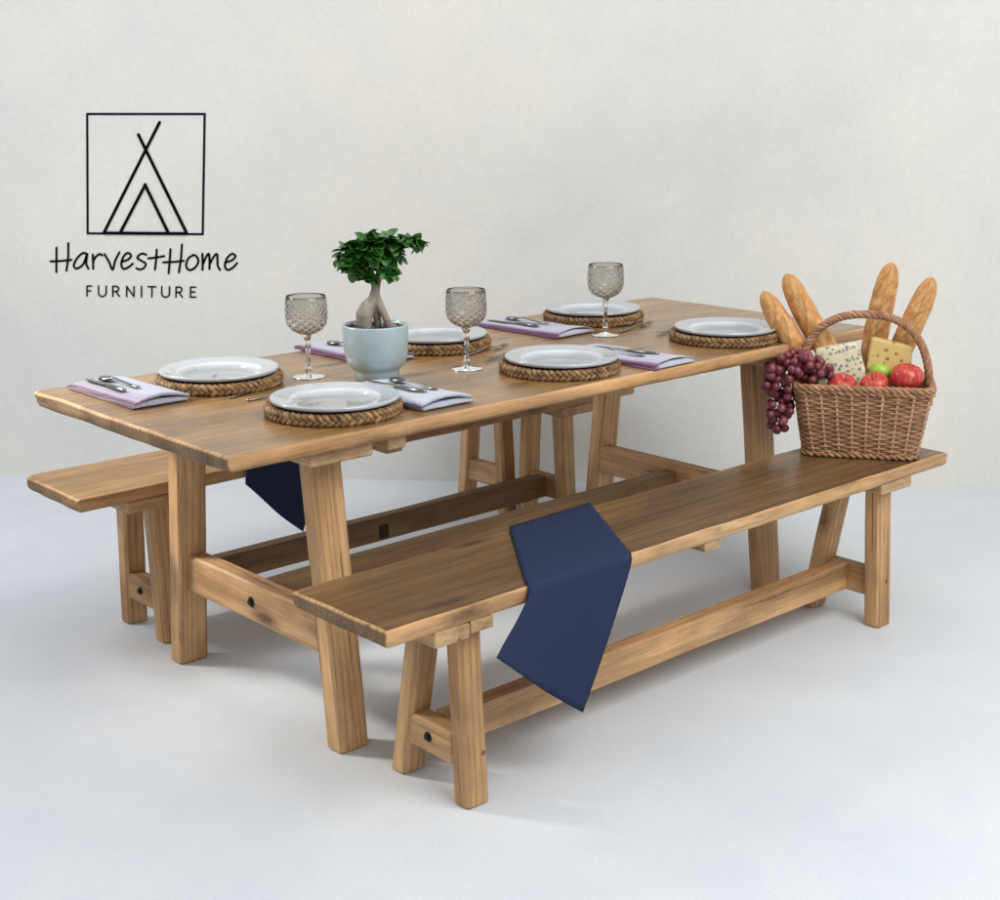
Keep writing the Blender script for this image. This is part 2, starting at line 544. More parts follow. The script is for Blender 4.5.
for k, (a, b_) in enumerate([((73, 9.1), (17.3, 119)), ((51.9, 21), (101.5, 119)), ((59.3, 70.5), (34, 119)), ((58.9, 70.5), (83, 119)), ((17, 119.6), (102, 119.6))]):
    stroke(mb, [a, b_], 3.1, .0025 + .0006 * k, k < 4)
mb.build('tent_mark', M['ink'], sign)
HW = [[(72, 62), (71, 120), (70, 183)], [(130, 40), (129, 110), (120, 175)], [(42, 130), (95, 127), (145, 121)],
      [(224, 92), (200, 88), (170, 118), (157, 150), (172, 164), (203, 142), (222, 96), (218, 140), (229, 164)],
      [(250, 95), (251, 130), (252, 165)], [(252, 130), (263, 108), (284, 92), (297, 98)],
      [(308, 92), (330, 130), (348, 168), (360, 125), (381, 82)],
      [(395, 128), (425, 116), (438, 97), (421, 85), (400, 105), (390, 140), (401, 163), (425, 155), (447, 137)],
      [(512, 93), (490, 88), (468, 107), (486, 122), (509, 136), (503, 156), (482, 166), (464, 160)],
      [(563, 68), (560, 120), (555, 165)], [(522, 111), (560, 106), (600, 99)],
      [(630, 65), (627, 120), (622, 183)], [(685, 42), (681, 110), (672, 178)], [(595, 130), (645, 127), (695, 121)],
      [(742, 92), (717, 110), (707, 145), (722, 166), (749, 155), (766, 125), (757, 99), (741, 91)],
      [(785, 86), (787, 125), (787, 165)], [(787, 140), (803, 102), (816, 86), (820, 120), (820, 160)], [(820, 140), (840, 100), (856, 88), (860, 140), (872, 164)],
      [(897, 128), (929, 116), (945, 97), (929, 85), (906, 105), (895, 140), (906, 163), (930, 155), (954, 130)]]
mb = MB()
for k, s_ in enumerate(HW):
    pts = [(40 + X / 4.762 - 87, 235 + Y / 4.762 - 113) for X, Y in s_]
    stroke(mb, catmull(pts), 2.2, .002 + .0003 * (k % 4))
mb.build('handwritten_lettering', M['ink'], sign)
CAPS = [[(221, 300), (221, 250), (244, 250)], [(221, 274), (240, 274)],
        'U278', [(349, 300), (349, 250), (366, 250), (376, 255), (378, 263), (374, 272), (364, 276), (349, 276)], [(364, 276), (381, 300)],
        [(417, 300), (417, 250), (453, 300), (453, 250)], [(490, 248), (490, 301)], [(522, 250), (560, 250)], [(541, 250), (541, 301)],
        'U589', [(659, 300), (659, 250), (676, 250), (686, 255), (688, 263), (684, 272), (674, 276), (659, 276)], [(674, 276), (691, 300)],
        [(755, 250), (730, 250), (730, 299), (756, 299)], [(730, 274), (751, 274)]]
LETTER = [0, 0, 1, 2, 2, 3, 4, 5, 5, 6, 7, 7, 8, 8]      # which letter each stroke belongs to
mb = MB()
for k, s_ in enumerate(CAPS):
    if k and LETTER[k] != LETTER[k - 1]:
        mb.build('letter', M['ink'], sign); mb = MB()
    if isinstance(s_, str):
        a = int(s_[1:]); cx = a + 19
        s_ = [(a, 249), (a, 282)] + [(cx - 19 * cos(t), 282 + 19 * sin(t)) for t in [j * pi / 10 for j in range(1, 10)]] + [(a + 38, 282), (a + 38, 249)]
    pts = [(40 + X / 4.762 - 87, 235 + Y / 4.762 - 113) for X, Y in s_]
    if k in (0, 3, 5, 10, 12) :
        q = []
        for i in range(len(pts) - 1): stroke(mb, [pts[i], pts[i + 1]], 1.55, .002 + .0003 * ((k + i) % 4))
    else:
        stroke(mb, pts, 1.55, .002 + .0003 * (k % 4))
mb.build('letter', M['ink'], sign)

# ------------------------------------------------------------------ timber parts
def goff(): return V((random.uniform(0, 40), random.uniform(0, 40), random.uniform(0, 40)))
def beam(mb, p0, p1, a, b, ax=None, ch=.006, seg=10, wob=.0012, mi=0):
    """chamfered timber from p0 to p1. a, b: full sizes across.
    ax: the two cross directions; end cuts stay in their plane"""
    p0, p1 = V(p0), V(p1)
    d = p1 - p0; L = d.length
    if ax is None:
        k = max(range(3), key=lambda i: abs(d[i]))
        E = [V((1, 0, 0)), V((0, 1, 0)), V((0, 0, 1))]
        A, B = E[(k + 1) % 3], E[(k + 2) % 3]
    else: A, B = V(ax[0]), V(ax[1])
    a /= 2; b /= 2
    def sec(i):
        aa, bb, cc = a - i, b - i, ch
        return [(aa, -bb + cc), (aa, bb - cc), (aa - cc, bb), (-aa + cc, bb), (-aa, bb - cc), (-aa, -bb + cc), (-aa + cc, -bb), (aa - cc, -bb)]
    o = goff(); sd = random.uniform(0, 100)
    rows = [(0, ch * .7)] + [(ch * .7 / L + (1 - 1.4 * ch / L) * k / seg, 0) for k in range(seg + 1)] + [(1, ch * .7)]
    vs, gs = [], []
    for t, ins in rows:
        c = p0 + d * t
        for (x, y) in sec(ins):
            n1 = noise.noise(V((t * L * 5 + sd, x * 30, y * 30))) * wob * 1.6
            n2 = noise.noise(V((t * L * 5 + sd + 31, x * 30, y * 30))) * wob * 1.6
            vs.append(c + A * (x + n1) + B * (y + n2))
            gs.append(o + V((t * L, x, y)))
    fs = []
    m = len(rows)
    for i in range(m - 1):
        for k in range(8):
            l = (k + 1) % 8
            fs.append((i * 8 + k, i * 8 + l, (i + 1) * 8 + l, (i + 1) * 8 + k))
    fs.append(tuple(reversed(range(8)))); fs.append(tuple(range((m - 1) * 8, m * 8)))
    if A.cross(B).dot(d) < 0: fs = [tuple(reversed(f)) for f in fs]
    mb.add(vs, fs, gs, smooth=False, mi=mi)

def slab(mb, x0, x1, y0, y1, z0, z1, wobx=.003, woby=.0025, round_c=None, seed=0, ch=.006):
    """board with slightly uneven sawn edges; material 0 sides, 1 top"""
    out = []
    def run(a, b, n):
        for k in range(n):
            t = k / n; out.append(V(a) + (V(b) - V(a)) * t)
    nx, ny = int((x1 - x0) / .035), max(8, int((y1 - y0) / .03))
    c = {'fl': (x0, y0), 'fr': (x1, y0), 'br': (x1, y1), 'bl': (x0, y1)}
    seq = ['fl', 'fr', 'br', 'bl']
    for i, k in enumerate(seq):
        a = V(c[k]); b = V(c[seq[(i + 1) % 4]]); p = V(c[seq[i - 1]])
        ra = (round_c or {}).get(k, .004); rb = (round_c or {}).get(seq[(i + 1) % 4], .004)
        da = (b - a).normalized(); dp = (p - a).normalized()
        s0, s1 = a + dp * ra, a + da * ra
        nr = 10 if ra > .01 else 3
        for j in range(nr):
            t = j / nr
            out.append((s0 * (1 - t) ** 2 + a * 2 * t * (1 - t) + s1 * t * t))
        e = b - da * rb
        n = nx if i % 2 == 0 else ny
        for j in range(n):
            out.append(s1 + (e - s1) * (j / n))
    cx, cy = (x0 + x1) / 2, (y0 + y1) / 2
    n = len(out)
    def ring(ins, z, lo):
        r = []
        for p in out:
            q = V((p.x, p.y))
            q.x += wobx * (noise.noise(V((p.y * 9 + seed, p.x * 3, lo * 2.0))) + .06 * noise.noise(V((p.y * 26 + seed, 5, lo * 4.0)))) * (1 if abs(p.x - cx) > (x1 - x0) / 2 - .02 else 0)
            q.y += woby * (noise.noise(V((p.x * 6 + seed, 9, lo * 2.0))) + .5 * noise.noise(V((p.x * 25 + seed, 2, lo * 4.0))))
            q.x -= ins * (1 if q.x > cx else -1) * (1 if abs(p.x - cx) > (x1 - x0) / 2 - .08 else 0) * (1 if True else 0) * (min(1, max(0, (abs(p.x - cx) - (x1 - x0) / 2 + .08) / .07)))
            q.y -= ins * (1 if q.y > cy else -1) * min(1, max(0, (abs(p.y - cy) - (y1 - y0) / 2 + .08) / .07))
            zz = z + .0012 * noise.noise(V((p.x * 4 + seed, p.y * 4, 3)))
            r.append(V((q.x, q.y, zz)))
        return r
    rings = [ring(ch * .8, z0, 1), ring(0, z0 + ch, .8), ring(0, (z0 + z1) / 2, .4), ring(0, z1 - ch * .7, 0), ring(ch * .3, z1 - ch * .2, 0), ring(ch * .9, z1, 0)]
    vs = [p for r in rings for p in r]
    o = goff(); o.y = round(o.y)
    gs = [p + V((o.x, o.y if True else 0, o.z)) - V((0, y0, 0)) for p in vs]
    fs = []
    for i in range(len(rings) - 1):
        for k in range(n):
            l = (k + 1) % n
            fs.append((i * n + k, i * n + l, (i + 1) * n + l, (i + 1) * n + k))
    mb.add(vs, [], gs)
    b0 = len(mb.v) - len(vs)
    def mat_of(f):
        q = (V(vs[f[1]]) - V(vs[f[0]])); return 2 if abs(q.y) > abs(q.x) * 1.1 else 0
    for f in fs[:3 * n]:
        mb.f.append([i + b0 for i in f]); mb.sm.append(True); mb.mi.append(mat_of(f))
    for f in fs[3 * n:]:
        mb.f.append([i + b0 for i in f]); mb.sm.append(True); mb.mi.append(0)
    mb.f.append([b0 + k for k in reversed(range(n))]); mb.sm.append(False); mb.mi.append(0)
    mb.f.append([b0 + (len(rings) - 1) * n + k for k in range(n)]); mb.sm.append(False); mb.mi.append(1)

def part(name, mat, parent, fn, *a, **k):
    mb = MB(); fn(mb, *a, **k)
    return mb.build(name, mat, parent)

def disc(mb, c, axis, r, th, n=18):
    c = V(c); ax = V(axis).normalized()
    u = ax.orthogonal().normalized(); w = ax.cross(u)
    prof = [(0, 0), (r, 0), (r, th * .7), (r * .85, th), (0, th)]
    vs = []; fs = []
    for (rr, z) in prof:
        for k in range(n):
            a = 2 * pi * k / n
            vs.append(c + ax * z + (u * cos(a) + w * sin(a)) * max(rr, 1e-5))
    for i in range(len(prof) - 1):
        for k in range(n):
            l = (k + 1) % n
            fs.append((i * n + k, i * n + l, (i + 1) * n + l, (i + 1) * n + k))
    mb.add(vs, fs, smooth=False)
def bolt(parent, c, axis, r=.013):
    mb = MB()
    disc(mb, c, axis, r, .003)
    disc(mb, V(c) + V(axis).normalized() * .003, axis, r * .6, .006, 6)
    return mb.build('bolt', M['bolt'], parent)

def leg(parent, xb, yb, xt, yt, zt, sx, sy, mat=None):
    """splayed leg, end cuts level with the floor"""
    mb = MB()
    beam(mb, (xb, yb, 0), (xt, yt, zt), sx, sy, ax=((1, 0, 0), (0, 1, 0)), ch=.007, seg=12)
    return mb.build('leg', mat or M['oak'], parent)

# ------------------------------------------------------------------ dining table
ZT = .76; HB = .462
table = thing('dining_table', (0, 0, 0), 'long rustic oak dining table laid with plates, standing between the two benches', 'table')
part('tabletop', [M['oak'], M['oak_top'], M['oak_end']], table, slab, -1.11, 1.11, -.443, .443, .726, .76, wobx=.008, woby=.004, ch=.008, round_c={'bl': .016}, seed=3)
for xs in (-.7855, .7555):
    for sgn in (-1, 1):
        leg(table, xs, sgn * .355, xs, sgn * .285, .6945, .083, .056)
for (xa, xb) in ((-.898, -.735), (.66, .825)):
    part('bearer', M['oak_pale'], table, beam, ((xa + xb) / 2, -.418, .7105), ((xa + xb) / 2, .418, .7105), .034, xb - xa, ax=((0, 0, 1), (1, 0, 0)), ch=.004)
part('bearer', M['oak_pale'], table, beam, (-.668, -.418, .711), (-.668, .418, .711), .031, .05, ax=((0, 0, 1), (1, 0, 0)), ch=.004)
part('cross_stretcher', M['oak'], table, beam, (-.7755, -.305, .256), (-.7755, .305, .256), .052, .1, ax=((1, 0, 0), (0, 0, 1)))
part('cross_stretcher', M['oak'], table, beam, (.745, -.305, .28), (.745, .305, .28), .052, .09, ax=((1, 0, 0), (0, 0, 1)))
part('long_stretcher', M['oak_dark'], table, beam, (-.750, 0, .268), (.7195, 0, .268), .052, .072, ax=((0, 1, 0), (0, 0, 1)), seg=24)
bolt(table, (-.8005, .004, .258), (-1, 0, 0), .0135)
bolt(table, (-.8005, -.274, .345), (-1, 0, 0), .004)

# ------------------------------------------------------------------ benches
def bench(loc_y, x0, x1, y0, y1, xl, xr, front, back, label, plates, flip=1, round_c=None, seed=1, lsm=None, top=None):
    yc = (y0 + y1) / 2
    t = thing('bench', ((x0 + x1) / 2, yc, 0), label, 'bench', 'oak benches beside the table')
    part('seat', [M['oak'], top or M['oak_seat'], M['oak_end']], t, slab, x0, x1, y0, y1, .4265, HB, wobx=.006, woby=.003, ch=.007, round_c=round_c, seed=seed)
    for xs in (xl, xr):
        for (yb, yt) in (front, back):
            leg(t, xs, yb, xs, yt, .396, .062, .05)
    for (xa, xb, za) in plates:
        part('bearer', M['oak_pale'], t, beam, ((xa + xb) / 2, y0 + .004, (.4265 + za) / 2), ((xa + xb) / 2, y1 - .01, (.4265 + za) / 2), .4265 - za - .001, xb - xa, ax=((0, 0, 1), (1, 0, 0)), ch=.003)
    fy = (front[0] + .12 * (front[1] - front[0]) / .396); by = back[0]
    for xs, s in ((xl, 1), (xr, -1)):
        part('cross_stretcher', M['oak'], t, beam, (xs - s * .004, front[0] + .03, .12), (xs - s * .004, back[0] - .03, .12), .046, .074, ax=((1, 0, 0), (0, 0, 1)), ch=.004)
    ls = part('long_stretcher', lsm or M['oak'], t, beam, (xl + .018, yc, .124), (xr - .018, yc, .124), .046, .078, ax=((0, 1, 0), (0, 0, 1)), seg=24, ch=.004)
    bolt(t, (xl - .026, (front[0] + back[0]) / 2, .122), (-1, 0, 0), .0115)
    return t, ls
fb, _ = bench(-.643, -.998, .979, -.794, -.475, -.753, .745, (-.749, -.728), (-.533, -.608),
    'oak bench in front of the table with a wicker basket on its far end', [(-.876, -.785, .392), (-.783, -.721, .398), (-.06, .002, .404), (.667, .81, .396)], seed=11)
bb, ls = bench(.615, -1.012, 1.05, .456, .78, -.755, .777, (.51, .535), (.71, .685),
    'oak bench behind the table, mostly hidden, its rounded left end sticking out', [(-.876, -.721, .394), (-.03, .03, .404), (.70, .85, .396)], round_c={'bl': .035, 'fl': .006}, seed=23, lsm=M['oak_dark'], top=M['oak_lit'])
# pegs through the front bench legs
for (x, z) in ((-.735, .115), (.752, .13)):
    part('peg', M['peg'], fb, disc, (x, -.7745 + .021 * z / .396 + .0015, z), (0, -1, 0), .0065, .002, 12)
# burned mark on the long stretcher of the back bench
mb = MB()
for k, (a, b_) in enumerate(((.035, .05), (.055, .068))):
    z0, z1, y = .094, .138, .615 - .0235
    mb.add([(a, y - .0012, z0), (b_, y - .0012, z0), (b_, y - .0012, z1), (a, y - .0012, z1)], [(0, 1, 2, 3)], smooth=False)
mk = mb.build('burned_mark', M['stamp'], ls)

# small trestle stool behind the far end of the back bench
st = thing('trestle_stool', (.83, .86, 0), 'small oak trestle stool behind the back bench, only its legs seen under the table', 'stool')
part('seat', [M['oak'], M['oak_seat'], M['oak_end']], st, slab, .66, 1.07, .72, .965, .4265, HB, seed=41)
leg(st, 1.035, .795, 1.035, .815, .4255, .046, .04)
for xs in (.722,):
    leg(st, xs, .755, xs, .78, .4255, .062, .046); leg(st, xs, .975, xs, .93, .4255, .062, .046)
    part('cross_stretcher', M['oak'], st, beam, (xs, .765, .128), (xs, .96, .128), .042, .074, ax=((1, 0, 0), (0, 0, 1)), ch=.004)

# ------------------------------------------------------------------ navy cloths
def sheet(name, nodes, ns, label, base, gw, gl, th=.0022):
    """nodes: rows of points across; thin double sheet"""
    mb = MB(); n = len(nodes); m = len(nodes[0])
    vs, gs = [], []
    for i in range(n):
        for j in range(m):
            vs.append(nodes[i][j]); gs.append(V((gw * j / (m - 1), gl * i / (n - 1), 0)))
    fs = [(i * m + j, i * m + j + 1, (i + 1) * m + j + 1, (i + 1) * m + j) for i in range(n - 1) for j in range(m - 1)]
    mb.add(vs, fs, gs)
    ob = mb.build(name, M['cloth'])
    recentre(ob, base)
    md = ob.modifiers.new('thickness', 'SOLIDIFY'); md.thickness = th; md.offset = 0
    return tag(ob, label, 'cloth', 'navy cloths over the benches')
def draped(back_l, back_r, edge_l, edge_r, end_l, end_r, ye, sgn, z=HB, sag=.0):
    """cloth lying on a seat, turned over its edge (at y = ye) and hanging; sgn -1 hangs towards -y"""
    rows = []; m = 25; top = z + .0035; r = .014
    ns, na, nh = 18, 7, 22
    for i in range(ns):
        t = i / ns
        row = []
        for j in range(m):
            s = j / (m - 1)
            p = (V(back_l) * (1 - s) + V(back_r) * s) * (1 - t) + (V(edge_l) * (1 - s) + V(edge_r) * s) * t
            zz = top + .0012 * (noise.noise(V((p.x * 12, p.y * 12, 1))) + .4)
            row.append(V((p.x, p.y, zz)))
        rows.append(row)
    for i in range(na):
        a = (i / (na - 1)) * pi / 2
        row = []
        for j in range(m):
            s = j / (m - 1)
            e = V(edge_l) * (1 - s) + V(edge_r) * s
            d = (V((end_l[0], end_l[1])) * (1 - s) + V((end_r[0], end_r[1])) * s)
            dx = (d.x - e.x) * .07
            row.append(V((e.x + dx * sin(a), ye + sgn * (-.0 + r * sin(a) * 1.0) - sgn * r * .4, top - r + r * cos(a))))
        rows.append(row)
    last = rows[-1]
    for i in range(1, nh + 1):
        t = i / nh
        row = []
        for j in range(m):
            s = j / (m - 1)
            e = last[j]
            bow = .004 * sin(pi * s)
            end = V((end_l[0] * (1 - s) + end_r[0] * s, 0, end_l[1] * (1 - s) + end_r[1] * s - bow))
            x = e.x + (end.x - e.x) * (t ** 1.12)
            zz = e.z + (end.z - e.z) * t
            y = e.y + sgn * (.014 * t * sin(s * 5.2 + 1.0) + .008 * t + .004 * t * noise.noise(V((s * 3, t * 2, 7))))
            row.append(V((x, y, zz)))
        rows.append(row)
    return rows
rows = draped((-.385, -.468), (-.108, -.462), (-.628, -.786), (-.315, -.786), (-.745, .348), (-.484, .142), -.796, -1)
sheet('bench_cloth', rows, 0, 'long navy blue cloth draped over the middle of the front bench', (-.38, -.63, HB), .3, .75)
rows = draped((-.40, .70), (-.14, .70), (-.525, .464), (-.265, .464), (-.540, .418), (-.352, .238), .455, -1)
sheet('bench_cloth', rows, 0, 'navy cloth hanging from the back bench, seen beneath the table top', (-.33, .58, HB), .3, .5)

# ------------------------------------------------------------------ table settings
def placemat_mesh():
    mb = MB(); rnd = random.Random(5)
    R0 = .1545
    vs, fs = lathe_data([(1e-4, .002), (R0 - .012, .002), (R0 - .012, .017), (.100, .017), (.096, .0138), (1e-4, .0138)], 48)
    mb.add(vs, fs)
    def lobe(r, a, z, tilt, lean, L, b, c):
        rad = V((cos(a), sin(a), 0)); tan = V((-sin(a), cos(a), 0)); up = V((0, 0, 1))
        d = (tan * cos(tilt) + up * sin(tilt) * cos(lean) + rad * sin(tilt) * sin(lean)).normalized()
        n = (rad - d * rad.dot(d)).normalized(); w = d.cross(n)
        k = rnd.uniform(.88, 1.12)
        vs, fs = ell_data(rad * r + up * z, axes(d * L * k, n * b, w * c * k), 8, 6)
        o = V((rnd.uniform(0, 9), rnd.uniform(0, 9), 0))
        mb.add(vs, fs, [p + o for p in vs])
    n = 60
    for k in range(n):
        a = 2 * pi * k / n
        lobe(R0 - .006, a, .0078, .62, 0, .0132, .0075, .0062)
        lobe(R0 - .0055, a + pi / n, .0178, -.62, 0, .0132, .0075, .0062)
        lobe(R0 - .016, a, .0215, .7, pi / 2, .0132, .0065, .0052)
    for (rr, m) in ((.124, 42), (.108, 36)):
        for k in range(m):
            a = 2 * pi * k / m
            lobe(rr, a, .0165, .7, pi / 2, .0145, .0065, .0052)
    return mb
def plate_mesh():
    prof = [(1e-4, .0042), (.068, .0042), (.083, .0052), (.090, .0088), (.096, .0150), (.1005, .0190), (.1055, .0206), (.124, .0232), (.1385, .0262), (.1425, .0270), (.1447, .0258),
            (.1452, .0222), (.1438, .0188), (.1385, .0168), (.124, .0158), (.106, .0142), (.099, .012), (.090, .0028), (.086, 0), (.081, .0012), (1e-4, .0014)]
    # refine
    P = []
    for i in range(len(prof) - 1):
        P.append(prof[i])
    P.append(prof[-1])
    mb = MB(); vs, fs = lathe_data(P, 72)
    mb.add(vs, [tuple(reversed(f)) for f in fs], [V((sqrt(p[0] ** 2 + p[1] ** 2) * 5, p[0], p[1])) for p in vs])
    return mb
mats = [(-.738, .197, 'woven braided mat under the plate at the left end, on the wall side', ),
        (-.722, -.258, 'woven braided mat under the plate at the near left corner of the table'),
        (-.028, .222, 'woven braided mat behind the blue plant pot, half hidden by it'),
        (-.021, -.266, 'woven braided mat on the front edge of the table, in the middle'),
        (.617, .237, 'woven braided mat furthest from the camera, behind the farthest wine glass'),
        (.631, -.268, 'woven braided mat at the far right, beside the loaves in the basket')]
pl_labels = ['white plate at the left end of the table, on the wall side', 'white plate nearest the camera, below the left wine glass',
             'white plate half hidden behind the blue plant pot', 'white plate at the middle of the front edge, left of a purple striped napkin',
             'white plate farthest back, seen behind the stem of the farthest wine glass', 'white plate at the far right next to the loaves']
pm = None; pp = None
MAT_TOP = .0148
for i, (x, y, lb) in enumerate(mats):
    if pm is None:
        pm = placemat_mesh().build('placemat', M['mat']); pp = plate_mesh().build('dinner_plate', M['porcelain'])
        a, b_ = pm, pp
    else:
        a, b_ = pm.copy(), pp.copy(); COL.objects.link(a); COL.objects.link(b_)
    a.location = (x, y, ZT); a.rotation_euler = (0, 0, .7 * i); a.scale = (1, 1, 1.05)
    b_.location = (x + .002, y + .004 * (-1) ** i, ZT + MAT_TOP); b_.rotation_euler = (0, 0, 1.1 * i)
    tag(a, lb, 'placemat', 'woven placemats on the table'); tag(b_, pl_labels[i], 'plate', 'white plates on the mats')

# wine glasses
def glass_parts(root):
    mb = MB(); n = 64
    outer = [(.004, .092), (.012, .0935), (.026, .099), (.040, .109), (.0485, .122), (.0525, .138), (.053, .155), (.0525, .175), (.0512, .195), (.0495, .205)]
    inner = [(.048, .205), (.0495, .194), (.0507, .175), (.0512, .155), (.0505, .139), (.0465, .124), (.0383, .112), (.025, .1025), (.009, .0985), (1e-4, .098)]
    prof = [(1e-4, .092)] + outer + [(.0484, .2062)] + inner
    prof = [(r_, .206 - (.206 - z_) * .865) for r_, z_ in prof]
    vs, fs = lathe_data(prof, n)
    gs = []
    for i, (r, z) in enumerate(prof):
        mask = 1.0 if (i <= len(outer) and .112 < z < .186) else 0.0
        for k in range(n):
            gs.append((2 * pi * k / n * 7, z * 205, mask))
    # keep the pattern continuous across the seam: 9 turns of pi-periodic |sin|
    mb.add(vs, [f for f in fs], gs)
    b = mb.build('bowl', M['glass_cut'], root, world=False)
    mb = MB()
    vs, fs = lathe_data([(1e-4, .1070), (.0125, .1090), (.0110, .104), (.0068, .094), (.0085, .086), (.0088, .082), (.0060, .074), (.0052, .056), (.0054, .037), (.0075, .026), (.0092, .022), (.0085, .018), (.0085, .0085)], 10)
    mb.add(vs, fs, smooth=False)
    s = mb.build('stem', M['glass'], root, world=False)
    mb = MB()
    vs, fs = lathe_data([(1e-4, .0095), (.009, .0085), (.014, .0062), (.026, .0042), (.038, .003), (.0405, .0022), (.0405, .0008), (.038, 0), (1e-4, 0)], 48)
    mb.add(vs, fs)
    f = mb.build('foot', M['glass'], root, world=False)
    return [b, s, f]
gl = None
for (x, y, s, lb) in ((-.531, .114, 1.0, 'smoky cut crystal wine glass left of the potted tree'), (-.179, -.086, 1.0, 'smoky cut crystal wine glass right of the blue plant pot'),
                   (.443, .019, 1.0, 'smoky cut crystal wine glass farthest away, before the farthest plate')):
    root = thing('wine_glass', (x, y, ZT), lb, 'wine glass', 'crystal wine glasses')
    if gl is None: gl = glass_parts(root)
    else:
        for q in gl:
            k = q.copy(); COL.objects.link(k); k.parent = root
    root.scale = (s, s, s)

# napkins
def napkin(x, y, w, L, rot, layers, mat, label, seed, base_t=.0052, fan=0.0):
    """folded cloth: serpentine layers with round folds at the near end"""
    mb = MB(); rnd = random.Random(seed); m = 15
    path = []   # (y, z)
    zs = [.0022 + base_t * k for k in range(layers)]
    for k in range(layers):
        z = zs[k]; seg = 16
        ys = [L * (1 - i / seg) for i in range(seg + 1)] if k % 2 == 0 else [L * i / seg for i in range(seg + 1)]
        for yy in ys: path.append((yy, z, k))
        if k < layers - 1:
            z2 = zs[k + 1]; r = (z2 - z) / 2; yc = ys[-1]; s = -1 if k % 2 == 0 else 1
            for a in (.25, .5, .75):
                path.append((yc + s * sin(a * pi) * r * 1.6, (z + z2) / 2 - cos(a * pi) * r, k))
    n = len(path); vs, gs = [], []
    for i, (yy, z, k) in enumerate(path):
        dx = rnd.uniform(-.0012, .0012)
        for j in range(m):
            s = j / (m - 1)
            off = .004 * k * (1 if seed % 2 else -1) * .6
            puff = (.45 + .55 * z / zs[-1]) * .009 * max(0, 1 - yy / (.35 * L)) * sin(pi * s) if k else 0
            zz = max(.0014, z * (1 - .30 * yy / L) + puff + .0018 * (k > 0) * noise.noise(V((s * 3 + seed, yy * 14, k * 2.0))))
            zz = max(.0014, zz * (1 - .28 * abs(2 * s - 1) ** 5))
            xx = (s - .5) * w * (1 - fan * yy / L) + off + dx + .0035 * noise.noise(V((yy * 10, k * 3.0, seed)))
            vs.append((xx, yy + .003 * noise.noise(V((s * 4, k * 2.0, seed + 5))), zz)); gs.append((s if w > 0 else 1 - s, yy, z))
    fs = [(i * m + j, i * m + j + 1, (i + 1) * m + j + 1, (i + 1) * m + j) for i in range(n - 1) for j in range(m - 1)]
    mb.add(vs, fs, gs)
    ob = mb.build('napkin', mat)
    ob.location = (x, y, ZT + .0012); ob.rotation_euler = (0, 0, rot)
    md = ob.modifiers.new('thickness', 'SOLIDIFY'); md.thickness = .0022; md.offset = 0
    return tag(ob, label, 'napkin', 'folded napkins on the table'), zs[-1] + .0035
n1, h1 = napkin(-.967, .082, .140, .325, .0, 4, M['napkin_red'], 'folded lilac napkin with reddish edge at the left end of the table', 3)
n2, h2 = napkin(-.503, -.395, .150, .30, .0, 4, M['napkin_plain'], 'pale folded napkin right of the nearest plate, by the plant pot', 8, base_t=.006, fan=-.1)
n3, h3 = napkin(-.262, .125, .150, .34, .0, 3, M['napkin'], 'lilac napkin with purple edge mostly hidden behind the plant pot', 5, base_t=.006)
n4, h4 = napkin(.372, .075, .160, .345, .05, 3, M['napkin'], 'purple striped napkin on the wall side, left of the farthest plate', 7, base_t=.0052)
n5, h5 = napkin(.222, -.438, .158, .335, .03, 3, M['napkin'], 'purple striped napkin on the front edge, right of the middle plate', 9, base_t=.0055)

# cutlery (local: lies along +y, tip at the far end, bottom at z = 0)
def ribbon(mb, rows):
    """rows: (y, half width, z, thickness, x offset)"""
    vs, fs = [], []
    for (y, h, z, t, xo) in rows:
        vs += [(xo - h, y, z), (xo - h * .6, y, z + t), (xo + h * .6, y, z + t), (xo + h, y, z), (xo, y, z - t * .2)]
    n = len(rows)
    for i in range(n - 1):
        for k in range(5):
            l = (k + 1) % 5
            fs.append((i * 5 + k, (i + 1) * 5 + k, (i + 1) * 5 + l, i * 5 + l))
    fs.append((0, 1, 2, 3, 4)); fs.append(tuple(reversed(range((n - 1) * 5, n * 5))))
    mb.add(vs, fs, smooth=True)
def fork_mesh(L=.185):
    mb = MB()
    ribbon(mb, [(0, .004, .002, .002, 0), (.004, .0075, .002, .0025, 0), (.03, .007, .002, .0028, 0), (.07, .0038, .005, .003, 0), (.105, .0028, .0095, .003, 0), (.122, .004, .0085, .0028, 0), (.130, .0095, .006, .002, 0), (.142, .0118, .004, .002, 0)])
    for k in range(4):
        x = (-1.5 + k) * .0062
        ribbon(mb, [(.140, .0026, .004, .002, x), (.160, .0020, .0028, .0018, x * .97), (.178, .0017, .006, .0016, x * .95), (L, .0008, .009, .001, x * .93)])
    return mb
def knife_mesh(L=.215):
    mb = MB()
    ribbon(mb, [(0, .004, .002, .004, 0), (.004, .0075, .001, .006, 0), (.05, .0068, .001, .0062, 0), (.095, .0058, .001, .0055, 0), (.102, .005, .002, .003, 0), (.112, .0085, .002, .0018, .001), (.16, .0098, .002, .0016, .001), (.20, .0085, .002, .0014, .0005), (L, .001, .002, .001, -.004)])
    return mb
def spoon_mesh(L=.18):
    mb = MB()
    ribbon(mb, [(0, .004, .002, .002, 0), (.004, .007, .002, .0024, 0), (.03, .0062, .002, .0026, 0), (.07, .0036, .005, .003, 0), (.112, .0028, .009, .003, 0), (.122, .004, .0085, .0028, 0), (.128, .011, .006, .0035, 0), (.14, .0165, .0035, .006, 0), (.155, .0185, .002, .0075, 0), (.168, .016, .003, .006, 0), (.176, .009, .005, .004, 0), (L, .001, .0065, .002, 0)])
    return mb
proto = {}
